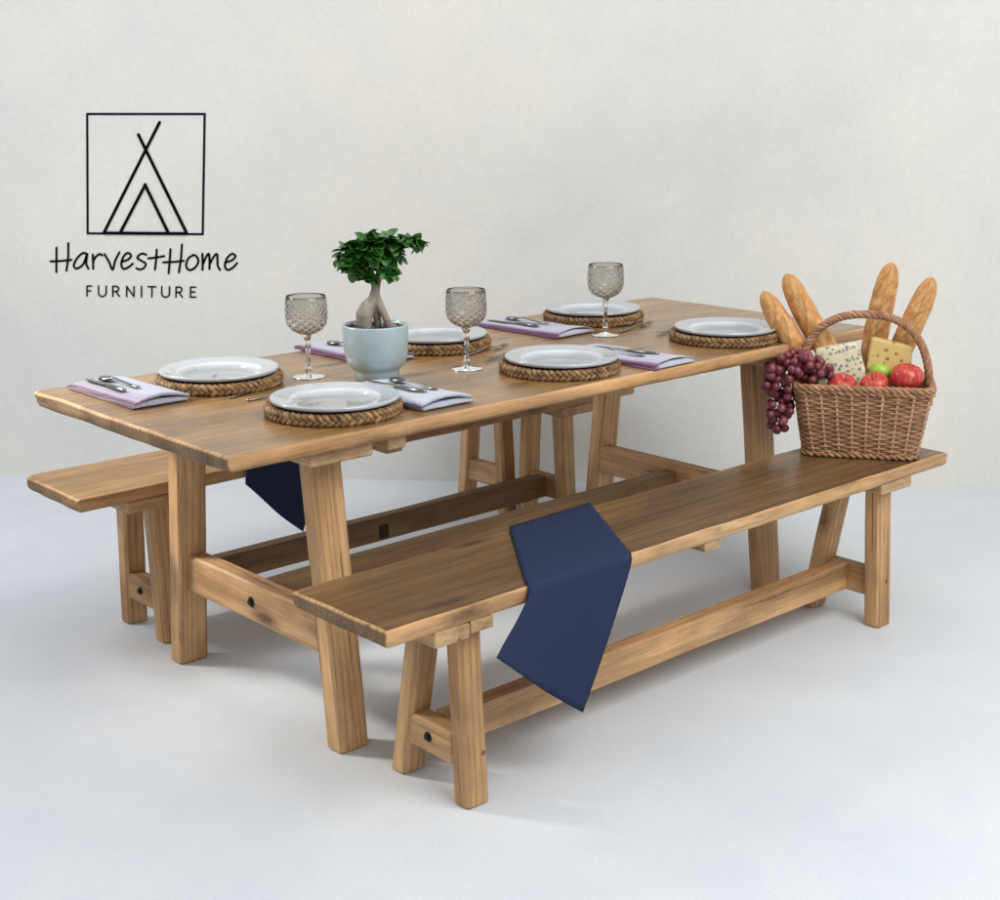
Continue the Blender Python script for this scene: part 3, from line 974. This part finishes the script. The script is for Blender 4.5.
def cutlery(kind, x, y, z, rot, label, group='cutlery on the table', tilt=0):
    if kind not in proto:
        ob = {'fork': fork_mesh, 'knife': knife_mesh, 'spoon': spoon_mesh}[kind]().build(kind, M['steel'])
        proto[kind] = ob
    else:
        ob = proto[kind].copy(); COL.objects.link(ob)
    ob.location = (x, y, z); ob.rotation_euler = (tilt, 0, rot)
    return tag(ob, label, kind, group)
zc = ZT + .0008
cutlery('fork', -.815, .030, zc, -pi / 2 + .28, 'fork lying between the two left plates, nearer the wall side')
cutlery('spoon', -.800, -.022, zc, -pi / 2 - .05, 'spoon lying between the two left plates, nearer the front plate')
cutlery('fork', -.075, .048, zc, -pi / 2 + .16, 'fork in the middle of the table, in front of the mat behind the pot')
cutlery('fork', .115, -.055, zc, pi / 2 - .15, 'fork in the middle of the table, its prongs left of the middle front plate')
cutlery('fork', .50, .015, zc, -pi / 2 + .22, 'fork in front of the farthest plate, its prongs towards the right')
cutlery('fork', .735, -.10, zc, pi / 2 - .08, 'fork whose prongs show left of the far right plate')
cutlery('knife', -1.0, .185, ZT + h1, -.05, 'knife on the reddish napkin at the left end, nearer its edge', tilt=-.02)
cutlery('spoon', -.955, .20, ZT + h1, .03, 'spoon on the reddish napkin at the left end', tilt=-.02)
cutlery('knife', -.515, -.33, ZT + h2, .0, 'knife on the pale napkin beside the plant pot', tilt=-.02)
cutlery('spoon', -.475, -.325, ZT + h2, -.03, 'spoon on the pale napkin beside the plant pot', tilt=-.02)
cutlery('spoon', -.255, .23, ZT + h3, .03, 'spoon on the napkin half hidden behind the plant pot', tilt=-.02)
cutlery('knife', .34, .19, ZT + h4, .05, 'knife on the purple striped napkin at the wall side', tilt=-.02)
cutlery('spoon', .39, .20, ZT + h4, .02, 'spoon on the purple striped napkin at the wall side', tilt=-.02)
cutlery('knife', .25, -.36, ZT + h5, .06, 'knife on the purple striped napkin at the front edge', tilt=-.02)
cutlery('spoon', .205, -.35, ZT + h5, .02, 'spoon on the purple striped napkin at the front edge', tilt=-.02)

# ------------------------------------------------------------------ potted tree
PX, PY = -.431, -.036
pt = thing('potted_tree', (PX, PY, ZT), 'little ficus bonsai with a swollen root in a pale blue glazed pot', 'potted plant')
RV = V((.742, -.670, 0)); FV = V((.670, .742, 0)); UP = V((0, 0, 1))
def pc(r, f, z): return V((PX, PY, ZT)) + RV * r + FV * f + UP * z
mb = MB()
prof = [(1e-4, .0), (.052, 0), (.0555, .002), (.0560, .026), (.0568, .0285), (.064, .0345), (.0735, .048), (.0785, .072), (.0805, .105), (.0815, .138), (.0808, .141), (.0785, .1415), (.0765, .139), (.0755, .128), (1e-4, .126)]
P = []
vs, fs = lathe_data(prof, 64, (PX, PY, ZT)); mb.add(vs, fs)
mb.build('pot', M['pot'], pt)
mb = MB(); rnd = random.Random(2)
rings = []
n = 40
for r in (.0, .015, .03, .045, .06, .0758):
    for k in range(n):
        a = 2 * pi * k / n
        p = V((PX + r * cos(a), PY + r * sin(a), ZT + .1315))
        p.z += .004 * noise.noise(p * 60) + .002 * noise.noise(p * 160)
        rings.append(p)
mb.add(rings, [(i * n + k, i * n + (k + 1) % n, (i + 1) * n + (k + 1) % n, (i + 1) * n + k) for i in range(5) for k in range(n)])
for k in range(46):
    a = rnd.uniform(0, 2 * pi); r = .07 * sqrt(rnd.random()); s = rnd.uniform(.002, .0055)
    vs, fs = ell_data((PX + r * cos(a), PY + r * sin(a), ZT + .134), axes(V((s, 0, 0)), V((0, s * 1.3, 0)), V((0, 0, s * .7))), 6, 4); mb.add(vs, fs)
mb.build('soil', M['soil'], pt)
mb = MB()
for pts, rad in (([(-.024, 0, .122), (-.028, -.002, .142), (-.026, -.004, .165), (-.017, -.003, .185), (-.004, 0, .203), (.002, 0, .225)], [.015, .0195, .0215, .0175, .012, .010]),
                 ([(.006, .014, .124), (.004, .014, .150), (.002, .008, .18), (.002, 0, .205)], [.009, .010, .011, .011]),
                 ([(.040, -.012, .124), (.031, -.008, .146), (.019, -.003, .174), (.007, 0, .200), (.003, 0, .215)], [.0085, .009, .0095, .0105, .010]),
                 ([(.058, -.010, .128), (.044, -.012, .134), (.032, -.009, .139)], [.006, .0085, .0085]),
                 ([(.002, 0, .20), (.003, 0, .222), (.008, 0, .245), (.016, .002, .262)], [.0115, .0105, .009, .007]),
                 ([(.004, 0, .228), (-.004, .002, .25), (-.014, .003, .272), (-.022, .003, .29)], [.0095, .0075, .006, .0045]),
                 ([(.008, 0, .245), (.012, -.004, .27), (.016, -.003, .30)], [.008, .006, .0045]),
                 ([(.014, .002, .26), (.034, .002, .282), (.055, .002, .312)], [.006, .0048, .0035])):
    pp_ = [pc(*q) for q in pts]
    # resample smoothly
    vs, fs = tube_data(pp_, rad, 14); mb.add(vs, fs)
    for q, r in zip(pp_, rad):
        vs, fs = ell_data(q, Matrix.Identity(3) * r, 12, 8); mb.add(vs, fs)
tr = mb.build('trunk', M['bark'], pt)
md = tr.modifiers.new('fuse', 'REMESH'); md.mode = 'VOXEL'; md.voxel_size = .0022; md.use_smooth_shade = True
md = tr.modifiers.new('soften', 'SMOOTH'); md.iterations = 4
# the voxel surface keeps no attributes: give its bark object coordinates
def bark_mat():
    m, nt, b = new_mat('grey_root_bark')
    N = NT(nt); o = N.obj()
    f = N.noise(N.scale(o, (30, 30, 12)), 1, 4, .6, .5); f2 = N.noise(o, 160, 3)
    c = N.ramp(f, [(.3, (.12, .09, .07)), (.5, (.27, .225, .185)), (.72, (.43, .38, .33))])
    N.l(c, b.inputs['Base Color']); b.inputs['Roughness'].default_value = .75
    N.bump(N.math('ADD', f, N.math('MULTIPLY', f2, .4)), b, .5, .003)
    return m
tr.data.materials[0] = bark_mat()
mb = MB(); rnd = random.Random(12)
blobs = [(-.005, 0, .325, .056, .045, .036, 95), (-.055, 0, .305, .034, .030, .028, 40), (.035, 0, .338, .040, .036, .026, 45), (.085, 0, .335, .036, .025, .016, 22), (-.045, -.01, .275, .022, .02, .014, 12),
         (-.014, -.008, .255, .010, .010, .014, 7), (.038, -.012, .272, .020, .020, .018, 18), (.055, 0, .305, .018, .018, .014, 12), (.0, .02, .30, .04, .03, .03, 25)]
def leaf(c, d, nrm, L, W):
    d = d.normalized(); nrm = (nrm - d * nrm.dot(d)).normalized(); s = d.cross(nrm)
    prof = [(0, .10), (.18, .62), (.42, 1.0), (.68, .86), (.88, .45), (1.0, .03)]
    vs = []; o = V((rnd.uniform(0, 5), rnd.uniform(0, 5), 0))
    for t, h in prof:
        p = c + d * (L * t) - nrm * (.20 * L * t * t)
        vs += [p - s * (W * h) + nrm * (W * h * .28), p, p + s * (W * h) + nrm * (W * h * .28)]
    fs = []
    for i in range(len(prof) - 1):
        for k in range(2):
            fs.append((i * 3 + k, i * 3 + k + 1, (i + 1) * 3 + k + 1, (i + 1) * 3 + k))
    mb.add(vs, fs, [p + o for p in vs])
for (r, f, z, sr, sf, sz, cnt) in blobs:
    for k in range(int(cnt * 1.75)):
        q = V((rnd.gauss(0, 1), rnd.gauss(0, 1), rnd.gauss(0, 1))).normalized() * (rnd.uniform(.35, 1) ** .5)
        p = pc(r + q.x * sr, f + q.y * sf, z + q.z * sz)
        outw = RV * q.x + FV * q.y + UP * (q.z * .6 + .1)
        d = outw + V((rnd.uniform(-.7, .7), rnd.uniform(-.7, .7), rnd.uniform(-.7, .3)))
        nrm = UP * .9 + outw * .5 + V((rnd.uniform(-.6, .6), rnd.uniform(-.6, .6), rnd.uniform(-.2, .4)))
        L = rnd.uniform(.026, .040)
        leaf(p - d.normalized() * L * .4, d, nrm, L, L * rnd.uniform(.36, .46))
mb.build('foliage', M['leaf'], pt)

# ------------------------------------------------------------------ basket
BO = V((.815, -.615, HB + .0025)); BU = V((.569, -.8225, 0)).normalized(); BV = V((-BU.y, BU.x, 0))
def bp(u, v, w): return BO + BU * u + BV * v + UP * w
bk = thing('wicker_basket', tuple(BO), 'brown wicker basket with arched handle, filled with food, on the front bench', 'basket')
A0, B0, A1, B1, BH = .148, .084, .181, .100, .192
def rrect(s, a, b, cr):
    """point and outward normal at fraction s of a rounded rectangle"""
    la, lb, lc = 2 * (a - cr), 2 * (b - cr), pi * cr / 2
    tot = 2 * la + 2 * lb + 4 * lc; d = (s % 1.0) * tot
    segs = [('l', la, (-(a - cr), -b), (1, 0), (0, -1)), ('c', lc, (a - cr, -(b - cr)), -pi / 2), ('l', lb, (a, -(b - cr)), (0, 1), (1, 0)), ('c', lc, (a - cr, b - cr), 0),
            ('l', la, (a - cr, b), (-1, 0), (0, 1)), ('c', lc, (-(a - cr), b - cr), pi / 2), ('l', lb, (-a, b - cr), (0, -1), (-1, 0)), ('c', lc, (-(a - cr), -(b - cr)), pi)]
    for sg in segs:
        if d <= sg[1] + 1e-9:
            if sg[0] == 'l':
                return V((sg[2][0] + sg[3][0] * d, sg[2][1] + sg[3][1] * d)), V(sg[4])
            an = sg[3] + d / sg[1] * pi / 2
            n = V((cos(an), sin(an)))
            return V((sg[2][0], sg[2][1])) + n * cr, n
        d -= sg[1]
    return rrect(0, a, b, cr)
def bas(s, h, off=0.0):
    t = h / BH
    e = t ** .85
    a, b = A0 + (A1 - A0) * e, B0 + (B1 - B0) * e
    p, n = rrect(s, a, b, .026)
    p = p + n * off
    return bp(p.x, p.y, h)
NST = 26
mb = MB(); rnd = random.Random(4)
NR = 27
for r in range(NR):
    h = .008 + (BH - .016) * r / (NR - 1)
    pts = []; m = NST * 6
    ph = r % 2
    for k in range(m):
        s = k / m
        off = .0030 * cos(pi * NST * s + pi * ph) + .0006 * noise.noise(V((s * 60, r * 1.7, 0)))
        pts.append(bas(s, h + .0012 * noise.noise(V((s * 25, r * 2.1, 5))), off))
    vs, fs = tube_data(pts, [.0041 * (1 + .22 * noise.noise(V((k * .21, r * 3.3, 9)))) for k in range(m)], 6, closed=True)
    o = V((rnd.uniform(0, 20), rnd.uniform(0, 20), 0))
    mb.add(vs, fs, [p + o for p in vs])
mb.build('woven_side', M['wicker'], bk)
mb = MB()
for k in range(NST):
    s = (k + .0) / NST
    for ds in (-.0011, .0011):
        vs, fs = tube_data([bas(s + ds, .004 + (BH - .006) * t / 8, .0028) for t in range(9)], .0031, 6); mb.add(vs, fs, [p + V((k * .7, k * .3, ds * 900)) for p in vs])
# thicker corner and front ribs that stand proud of the weave
mb.build('stakes', M['wicker_pale'], bk)
mb = MB()
vs = [bas(k / 64, .006, -.006) for k in range(64)] + [bas(k / 64, .001, -.006) for k in range(64)]
mb.add(vs, [tuple(range(64)), tuple(reversed(range(64, 128)))] + [(k, 64 + k, 64 + (k + 1) % 64, (k + 1) % 64) for k in range(64)], smooth=False)
mb.build('bottom', M['wicker'], bk)
def rope(mb, path, nrm, strands, rr, rs, turns, closed, n=8):
    m = len(path)
    for q in range(strands):
        pts = []
        for k, p in enumerate(path):
            t = (path[(k + 1) % m] - path[k - 1]) if closed else (path[min(k + 1, m - 1)] - path[max(k - 1, 0)])
            t.normalize(); a = nrm[k] - t * nrm[k].dot(t); a.normalize(); b = t.cross(a)
            an = 2 * pi * (turns * k / (m if closed else m - 1) + q / strands)
            pts.append(p + (a * cos(an) + b * sin(an)) * rr)
        vs, fs = tube_data(pts, rs, n, closed=closed)
        o = V((q * 1.7, q * .9, 0)); mb.add(vs, fs, [p + o for p in vs])
mb = MB(); m = 420
path = [bas(k / m, BH + .003, .001) for k in range(m)]
rope(mb, path, [UP] * m, 3, .0052, .0056, 20, True)
path = [bas(k / m, BH - .009, .003) for k in range(m)]
rope(mb, path, [UP] * m, 2, .0036, .0045, 26, True)
mb.build('rim', M['wicker'], bk)
mb = MB()
path = [bas(k / m, .006, .003) for k in range(m)]
rope(mb, path, [UP] * m, 2, .0038, .0045, 24, True)
mb.build('base_braid', M['wicker'], bk)
# handle: leans back slightly, springs from the two short sides
mb = MB(); m = 150; path = []; nr = []
for k in range(m):
    t = k / (m - 1)
    a = pi * (1 - t)
    u = .178 * (abs(cos(a)) ** .82) * (1 if cos(a) > 0 else -1)
    w = .135 + (.383 - .135) * (sin(a) ** .72 if sin(a) > 0 else 0)
    path.append(bp(u, .004 + .006 * sin(a), w)); nr.append(BV.copy())
rope(mb, path, nr, 4, .0062, .0058, 12, False)
mb.build('handle', M['wicker'], bk)

# baguettes
def baguette(tip, low, R, v, lean, end_w, label, seed):
    """tip/low: (u, w) of the axis as it stands in the basket"""
    rnd = random.Random(seed)
    du, dw = (tip[0] - low[0]), (tip[1] - low[1]); L0 = sqrt(du * du + dw * dw); du, dw = du / L0, dw / L0
    L = (tip[1] - end_w) / dw
    base = bp(tip[0] - du * L, v - lean * L * .3, end_w)
    top = bp(tip[0], v + lean * L * .7, tip[1])
    ax = (top - base); L = ax.length; ax.normalize()
    side = ax.cross(BV).normalized(); fr = side.cross(ax).normalized()
    if fr.dot(BV) > 0: fr = -fr
    side = ax.cross(fr)
    n, m = 40, 110
    slash = [(.90 - .235 * k - rnd.uniform(0, .03), rnd.uniform(-.3, .3)) for k in range(4)]
    vs, gs = [], []
    for i in range(m + 1):
        t = i / m
        e = abs(2 * t - 1)
        r0 = R * max(0.02, (1 - e ** 5.5)) ** .5 * (1 - .06 * e)
        bend = .006 * sin(t * pi * 1.2 + seed)
        for k in range(n):
            th = 2 * pi * k / n
            dep = 0
            for (ts, to) in slash:
                # a slash runs obliquely along the loaf on its front
                q = (t - ts) * L
                th2 = ((th - to + pi) % (2 * pi)) - pi
                a = th2 * R - q * .42
                d = (abs(a) / .0125) ** 2 + (abs(q) / .058) ** 2
                dep = max(dep, max(0.0, 1 - d))
            dd = dep ** .7 if dep > 0 else 0
            bumpy = .0014 * noise.noise(V((t * 14 + seed, cos(th) * 2, sin(th) * 2)))
            ridge = .0016 * sin(min(1, dep * 3.2) * pi) if dep > 0 else 0
            r = r0 + bumpy * (r0 / R) - .0032 * min(1, dd * 1.2) + ridge
            vs.append(base + ax * (t * L) + side * bend + (fr * cos(th) + side * sin(th)) * r)
            gs.append(V((dd, t * L * 3 + seed, th * R * 3)))
    fs = [(i * n + k, i * n + (k + 1) % n, (i + 1) * n + (k + 1) % n, (i + 1) * n + k) for i in range(m) for k in range(n)]
    fs.append(tuple(reversed(range(n)))); fs.append(tuple(range(m * n, m * n + n)))
    mb = MB(); mb.add(vs, fs, gs)
    ob = mb.build('baguette', M['crust']); recentre(ob, base)
    return tag(ob, label, 'baguette', 'baguettes standing in the basket')
baguette((-.279, .439), (-.184, .269), .0325, .035, .0, .10, 'leftmost and palest baguette, leaning out over the grapes', 1)
baguette((-.222, .483), (-.112, .291), .0335, .060, .04, .16, 'second baguette from the left, behind the leftmost one', 2)
baguette((.058, .518), (.035, .312), .0345, .078, .02, .12, 'tallest baguette, upright behind the arch of the handle', 3)
baguette((.165, .482), (.108, .298), .0335, .068, .02, .10, 'rightmost baguette, leaning to the right of the handle', 4)

# cheeses
def wedge(quad, v0, v1, mat, name, label, skew=0.0, holes=()):
    """quad: (u, w) corners of the front face, counter-clockwise; v0 front, v1 back"""
    import bmesh
    bm = bmesh.new()
    f = [bm.verts.new(bp(u, v0 + skew * (w - .2), w)) for (u, w) in quad]
    b = [bm.verts.new(bp(u, v1 + skew * (w - .2), w)) for (u, w) in quad]
    bm.faces.new(f); bm.faces.new(list(reversed(b)))
    n = len(quad)
    for i in range(n):
        j = (i + 1) % n
        bm.faces.new((f[i], b[i], b[j], f[j]))
    bmesh.ops.recalc_face_normals(bm, faces=bm.faces)
    bmesh.ops.bevel(bm, geom=list(bm.edges), offset=.011, segments=5, affect='EDGES', profile=.6)
    bmesh.ops.triangulate(bm, faces=[x for x in bm.faces if len(x.verts) > 4])
    bmesh.ops.subdivide_edges(bm, edges=[e for e in bm.edges if e.calc_length() > .02], cuts=3, use_grid_fill=True)
    bm.verts.index_update()
    vs = [x.co.copy() for x in bm.verts]
    vs = [p + V((noise.noise(p * 40), noise.noise(p * 40 + V((9, 0, 0))), noise.noise(p * 40 + V((0, 9, 0))))) * .0016 for p in vs]
    fs = [[x.index for x in y.verts] for y in bm.faces]
    bm.free()
    mb = MB(); mb.add(vs, fs, vs)
    for (hu, hw, hr) in holes:
        c0 = bp(hu, v0 + skew * (hw - .2) - .0004, hw)
        vs, fs = ell_data(c0, axes(BU * hr * 1.15, UP * hr, BV * .0012), 14, 8)
        mb.add(vs, fs, mi=1)
    ob = mb.build(name, [mat, M['hole']] if holes else mat); recentre(ob, bp(quad[0][0], v0, quad[0][1]))
    return tag(ob, label, 'cheese')
wedge([(-.118, .13), (.010, .13), (.006, .225), (-.020, .306), (-.136, .282)], -.005, .03, M['blue_cheese'], 'blue_cheese', 'white cheese with blue spots standing in the basket', .12)
wedge([(-.002, .13), (.120, .13), (.129, .296), (.016, .321)], .004, .034, M['yellow_cheese'], 'yellow_cheese', 'yellow cheese with small holes standing in the basket', .1,
      [(.058, .286, .0052), (.085, .276, .0044), (.062, .262, .0055), (.100, .258, .0045), (.036, .270, .003)])

# apples
def apple(u, v, w, R, label, mat, name='apple', seed=0, tilt=(0, 0), cat='apple', group='apples in the basket'):
    root = thing(name, tuple(bp(u, v, w)), label, cat, group)
    n, m = 40, 26
    vs, gs, fs = [], [], []
    Rm = Matrix.Rotation(tilt[0], 3, BU) @ Matrix.Rotation(tilt[1], 3, BV)
    for i in range(m + 1):
        a = pi * i / m
        rr = sin(a) * (1 + .06 * cos(a)); zz = cos(a) * .88
        zz -= .34 * math.exp(-(rr / .30) ** 2) * (1 if a < pi / 2 else 0)
        zz += .22 * math.exp(-(rr / .24) ** 2) * (1 if a >= pi / 2 else 0)
        for k in range(n):
            th = 2 * pi * k / n
            q = rr * (1 + .018 * cos(5 * th + seed) + .012 * cos(2 * th + 2 * seed))
            p = V((q * cos(th), q * sin(th), zz))
            vs.append(V((0, 0, 0)) + Rm @ (p * R)); gs.append(V((p.x + seed, p.y, cos(a) if i < m / 2 else cos(a))))
    for i in range(m):
        for k in range(n):
            l = (k + 1) % n
            fs.append((i * n + k, (i + 1) * n + k, (i + 1) * n + l, i * n + l))
    mb = MB(); mb.add(vs, fs, gs); mb.build('fruit', mat, root, world=False)
    mb = MB(); d = .5 * R
    vs, fs = tube_data([Rm @ V((0, 0, d)), Rm @ V((.03 * R, 0, d + .25 * R)), Rm @ V((.12 * R, .02 * R, d + .52 * R))], [.0012, .0012, .0017], 6)
    mb.add(vs, fs); mb.build('stalk', M['stalk'], root, world=False)
    return root
apple(-.056, -.052, .190, .041, 'leftmost red apple, below the blue spotted cheese', M['apple'], seed=1, tilt=(.5, .2))
apple(.030, -.052, .196, .041, 'middle red apple, in front of the green fruit', M['apple'], seed=2.3, tilt=(.45, -.3))
apple(.114, -.046, .222, .0445, 'rightmost and largest red apple with its stalk showing', M['apple'], seed=4.1, tilt=(.12, .12))
apple(.045, -.006, .226, .030, 'green fruit behind the middle apple', M['green'], 'green_apple', seed=3, tilt=(-.2, .3), cat='green fruit', group=None)

# grapes
gb = thing('grape_bunch', tuple(bp(-.19, -.06, .19)), 'bunch of dark red grapes hanging over the left corner of the basket', 'grapes')
rnd = random.Random(21); placed = []
def inside_basket(u, v, w, r):
    if w > BH + .012 + r: return False
    e = max(0, min(1, w / BH)) ** .85
    return abs(u) < A0 + (A1 - A0) * e + .010 + r and abs(v) < B0 + (B1 - B0) * e + .010 + r
sph = {}
tries = 0
while len(placed) < 98 and tries < 60000:
    tries += 1
    z = rnd.random()
    if z < .72:      # hanging part, tapers downwards
        w = rnd.uniform(.062, .245); k = (w - .05) / .2
        cu = -.214 - .012 * (1 - k); hw = .016 + .030 * min(1, k * 1.25)
        u = cu + rnd.uniform(-hw, hw); v = -.055 + rnd.uniform(-1, 1) * (.020 + .030 * k)
    else:            # heap on the rim
        u = rnd.uniform(-.225, -.088); w = rnd.uniform(.205, .275 - .35 * max(0, u + .165)); v = rnd.uniform(-.085, -.005)
    r = rnd.uniform(.0112, .0134)
    if inside_basket(u, v, w, r * .55) : continue
    if u > -.10 and v > -.03: continue
    if any((u - a) ** 2 + (v - b) ** 2 + (w - c_) ** 2 < ((r + d) * .86) ** 2 for a, b, c_, d in placed): continue
    placed.append((u, v, w, r))
for (u, v, w, r) in placed:
    c0 = bp(u, v, w)
    d = V((rnd.gauss(0, 1), rnd.gauss(0, 1), rnd.gauss(0, 1) - .8)).normalized(); a = d.orthogonal().normalized(); b_ = d.cross(a)
    vs, fs = ell_data(c0, axes(a * r, b_ * r, d * r * 1.12), 18, 12)
    o = V((rnd.uniform(0, 9), rnd.uniform(0, 9), 0))
    mb = MB(); mb.add(vs, fs, [p + o for p in vs]); mb.build('grape', M['grape'], gb)
mb = MB()
pts = [bp(-.12, -.04, .215), bp(-.16, -.045, .235), bp(-.20, -.04, .225), bp(-.222, -.036, .18), bp(-.226, -.035, .12), bp(-.230, -.035, .08)]
vs, fs = tube_data(pts, [.003, .0028, .0025, .0022, .0018, .0012], 6); mb.add(vs, fs)
mb.build('stalk', M['stalk'], gb)

# ------------------------------------------------------------------ light
world = bpy.data.worlds.new('World'); scene.world = world; world.use_nodes = True
bg = world.node_tree.nodes['Background']
bg.inputs[0].default_value = (.89, .94, .985, 1); bg.inputs[1].default_value = .6
def area(name, loc, target, size, energy, col, size_y=None):
    l = bpy.data.lights.new(name, 'AREA'); l.shape = 'RECTANGLE'; l.size = size; l.size_y = size_y or size
    l.energy = energy; l.color = col
    o = bpy.data.objects.new(name, l); COL.objects.link(o); o.location = loc
    o.rotation_euler = (V(target) - V(loc)).to_track_quat('-Z', 'Y').to_euler()
    return o
area('studio_key_light', (-.1, -3.5, 3.8), (.1, 0, .4), 3.0, 165, (1, .97, .92))
area('left_end_fill_light', (-1.6, 1.7, 2.5), (-.9, .35, .7), 0.8, 24, (1.0, .98, 1.0))  # unseen area lamp, added to brighten the left ends of table and bench
area('studio_top_light', (.3, -.6, 4.2), (.2, .3, 0), 3.0, 30, (1, .98, .95))

sp = bpy.data.lights.new('left_end_fill_spot', 'SPOT'); sp.energy = 350; sp.spot_size = radians(30); sp.spot_blend = 1; sp.shadow_soft_size = .25; sp.color = (1, .95, .86)  # unseen spot, added for a bright pool on the table's left end
so = bpy.data.objects.new('left_end_fill_spot', sp); COL.objects.link(so); so.location = (-2.1, 1.75, 2.15)
so.rotation_euler = (V((-.93, .34, .7)) - V(so.location)).to_track_quat('-Z', 'Y').to_euler()

# ------------------------------------------------------------------ camera
cam = bpy.data.cameras.new('camera'); co = bpy.data.objects.new('camera', cam); COL.objects.link(co)
co.location = (-2.537021515, -2.831757946, 1.469979158)
co.rotation_euler = (1.32021293, .008653218, -.734795067)
cam.sensor_width = 36; cam.sensor_fit = 'HORIZONTAL'; cam.lens = 1429.645 * 36 / 1000
cam.clip_end = 100
scene.camera = co
for o in bpy.data.objects:
    if '_org' in o: del o['_org']
scene.view_settings.view_transform = 'Standard'
try: scene.view_settings.look = 'None'
except Exception: pass
scene.view_settings.exposure = 0
scene.cycles.max_bounces = 10
scene.cycles.transmission_bounces = 10
scene.cycles.caustics_reflective = False
scene.cycles.caustics_refractive = False
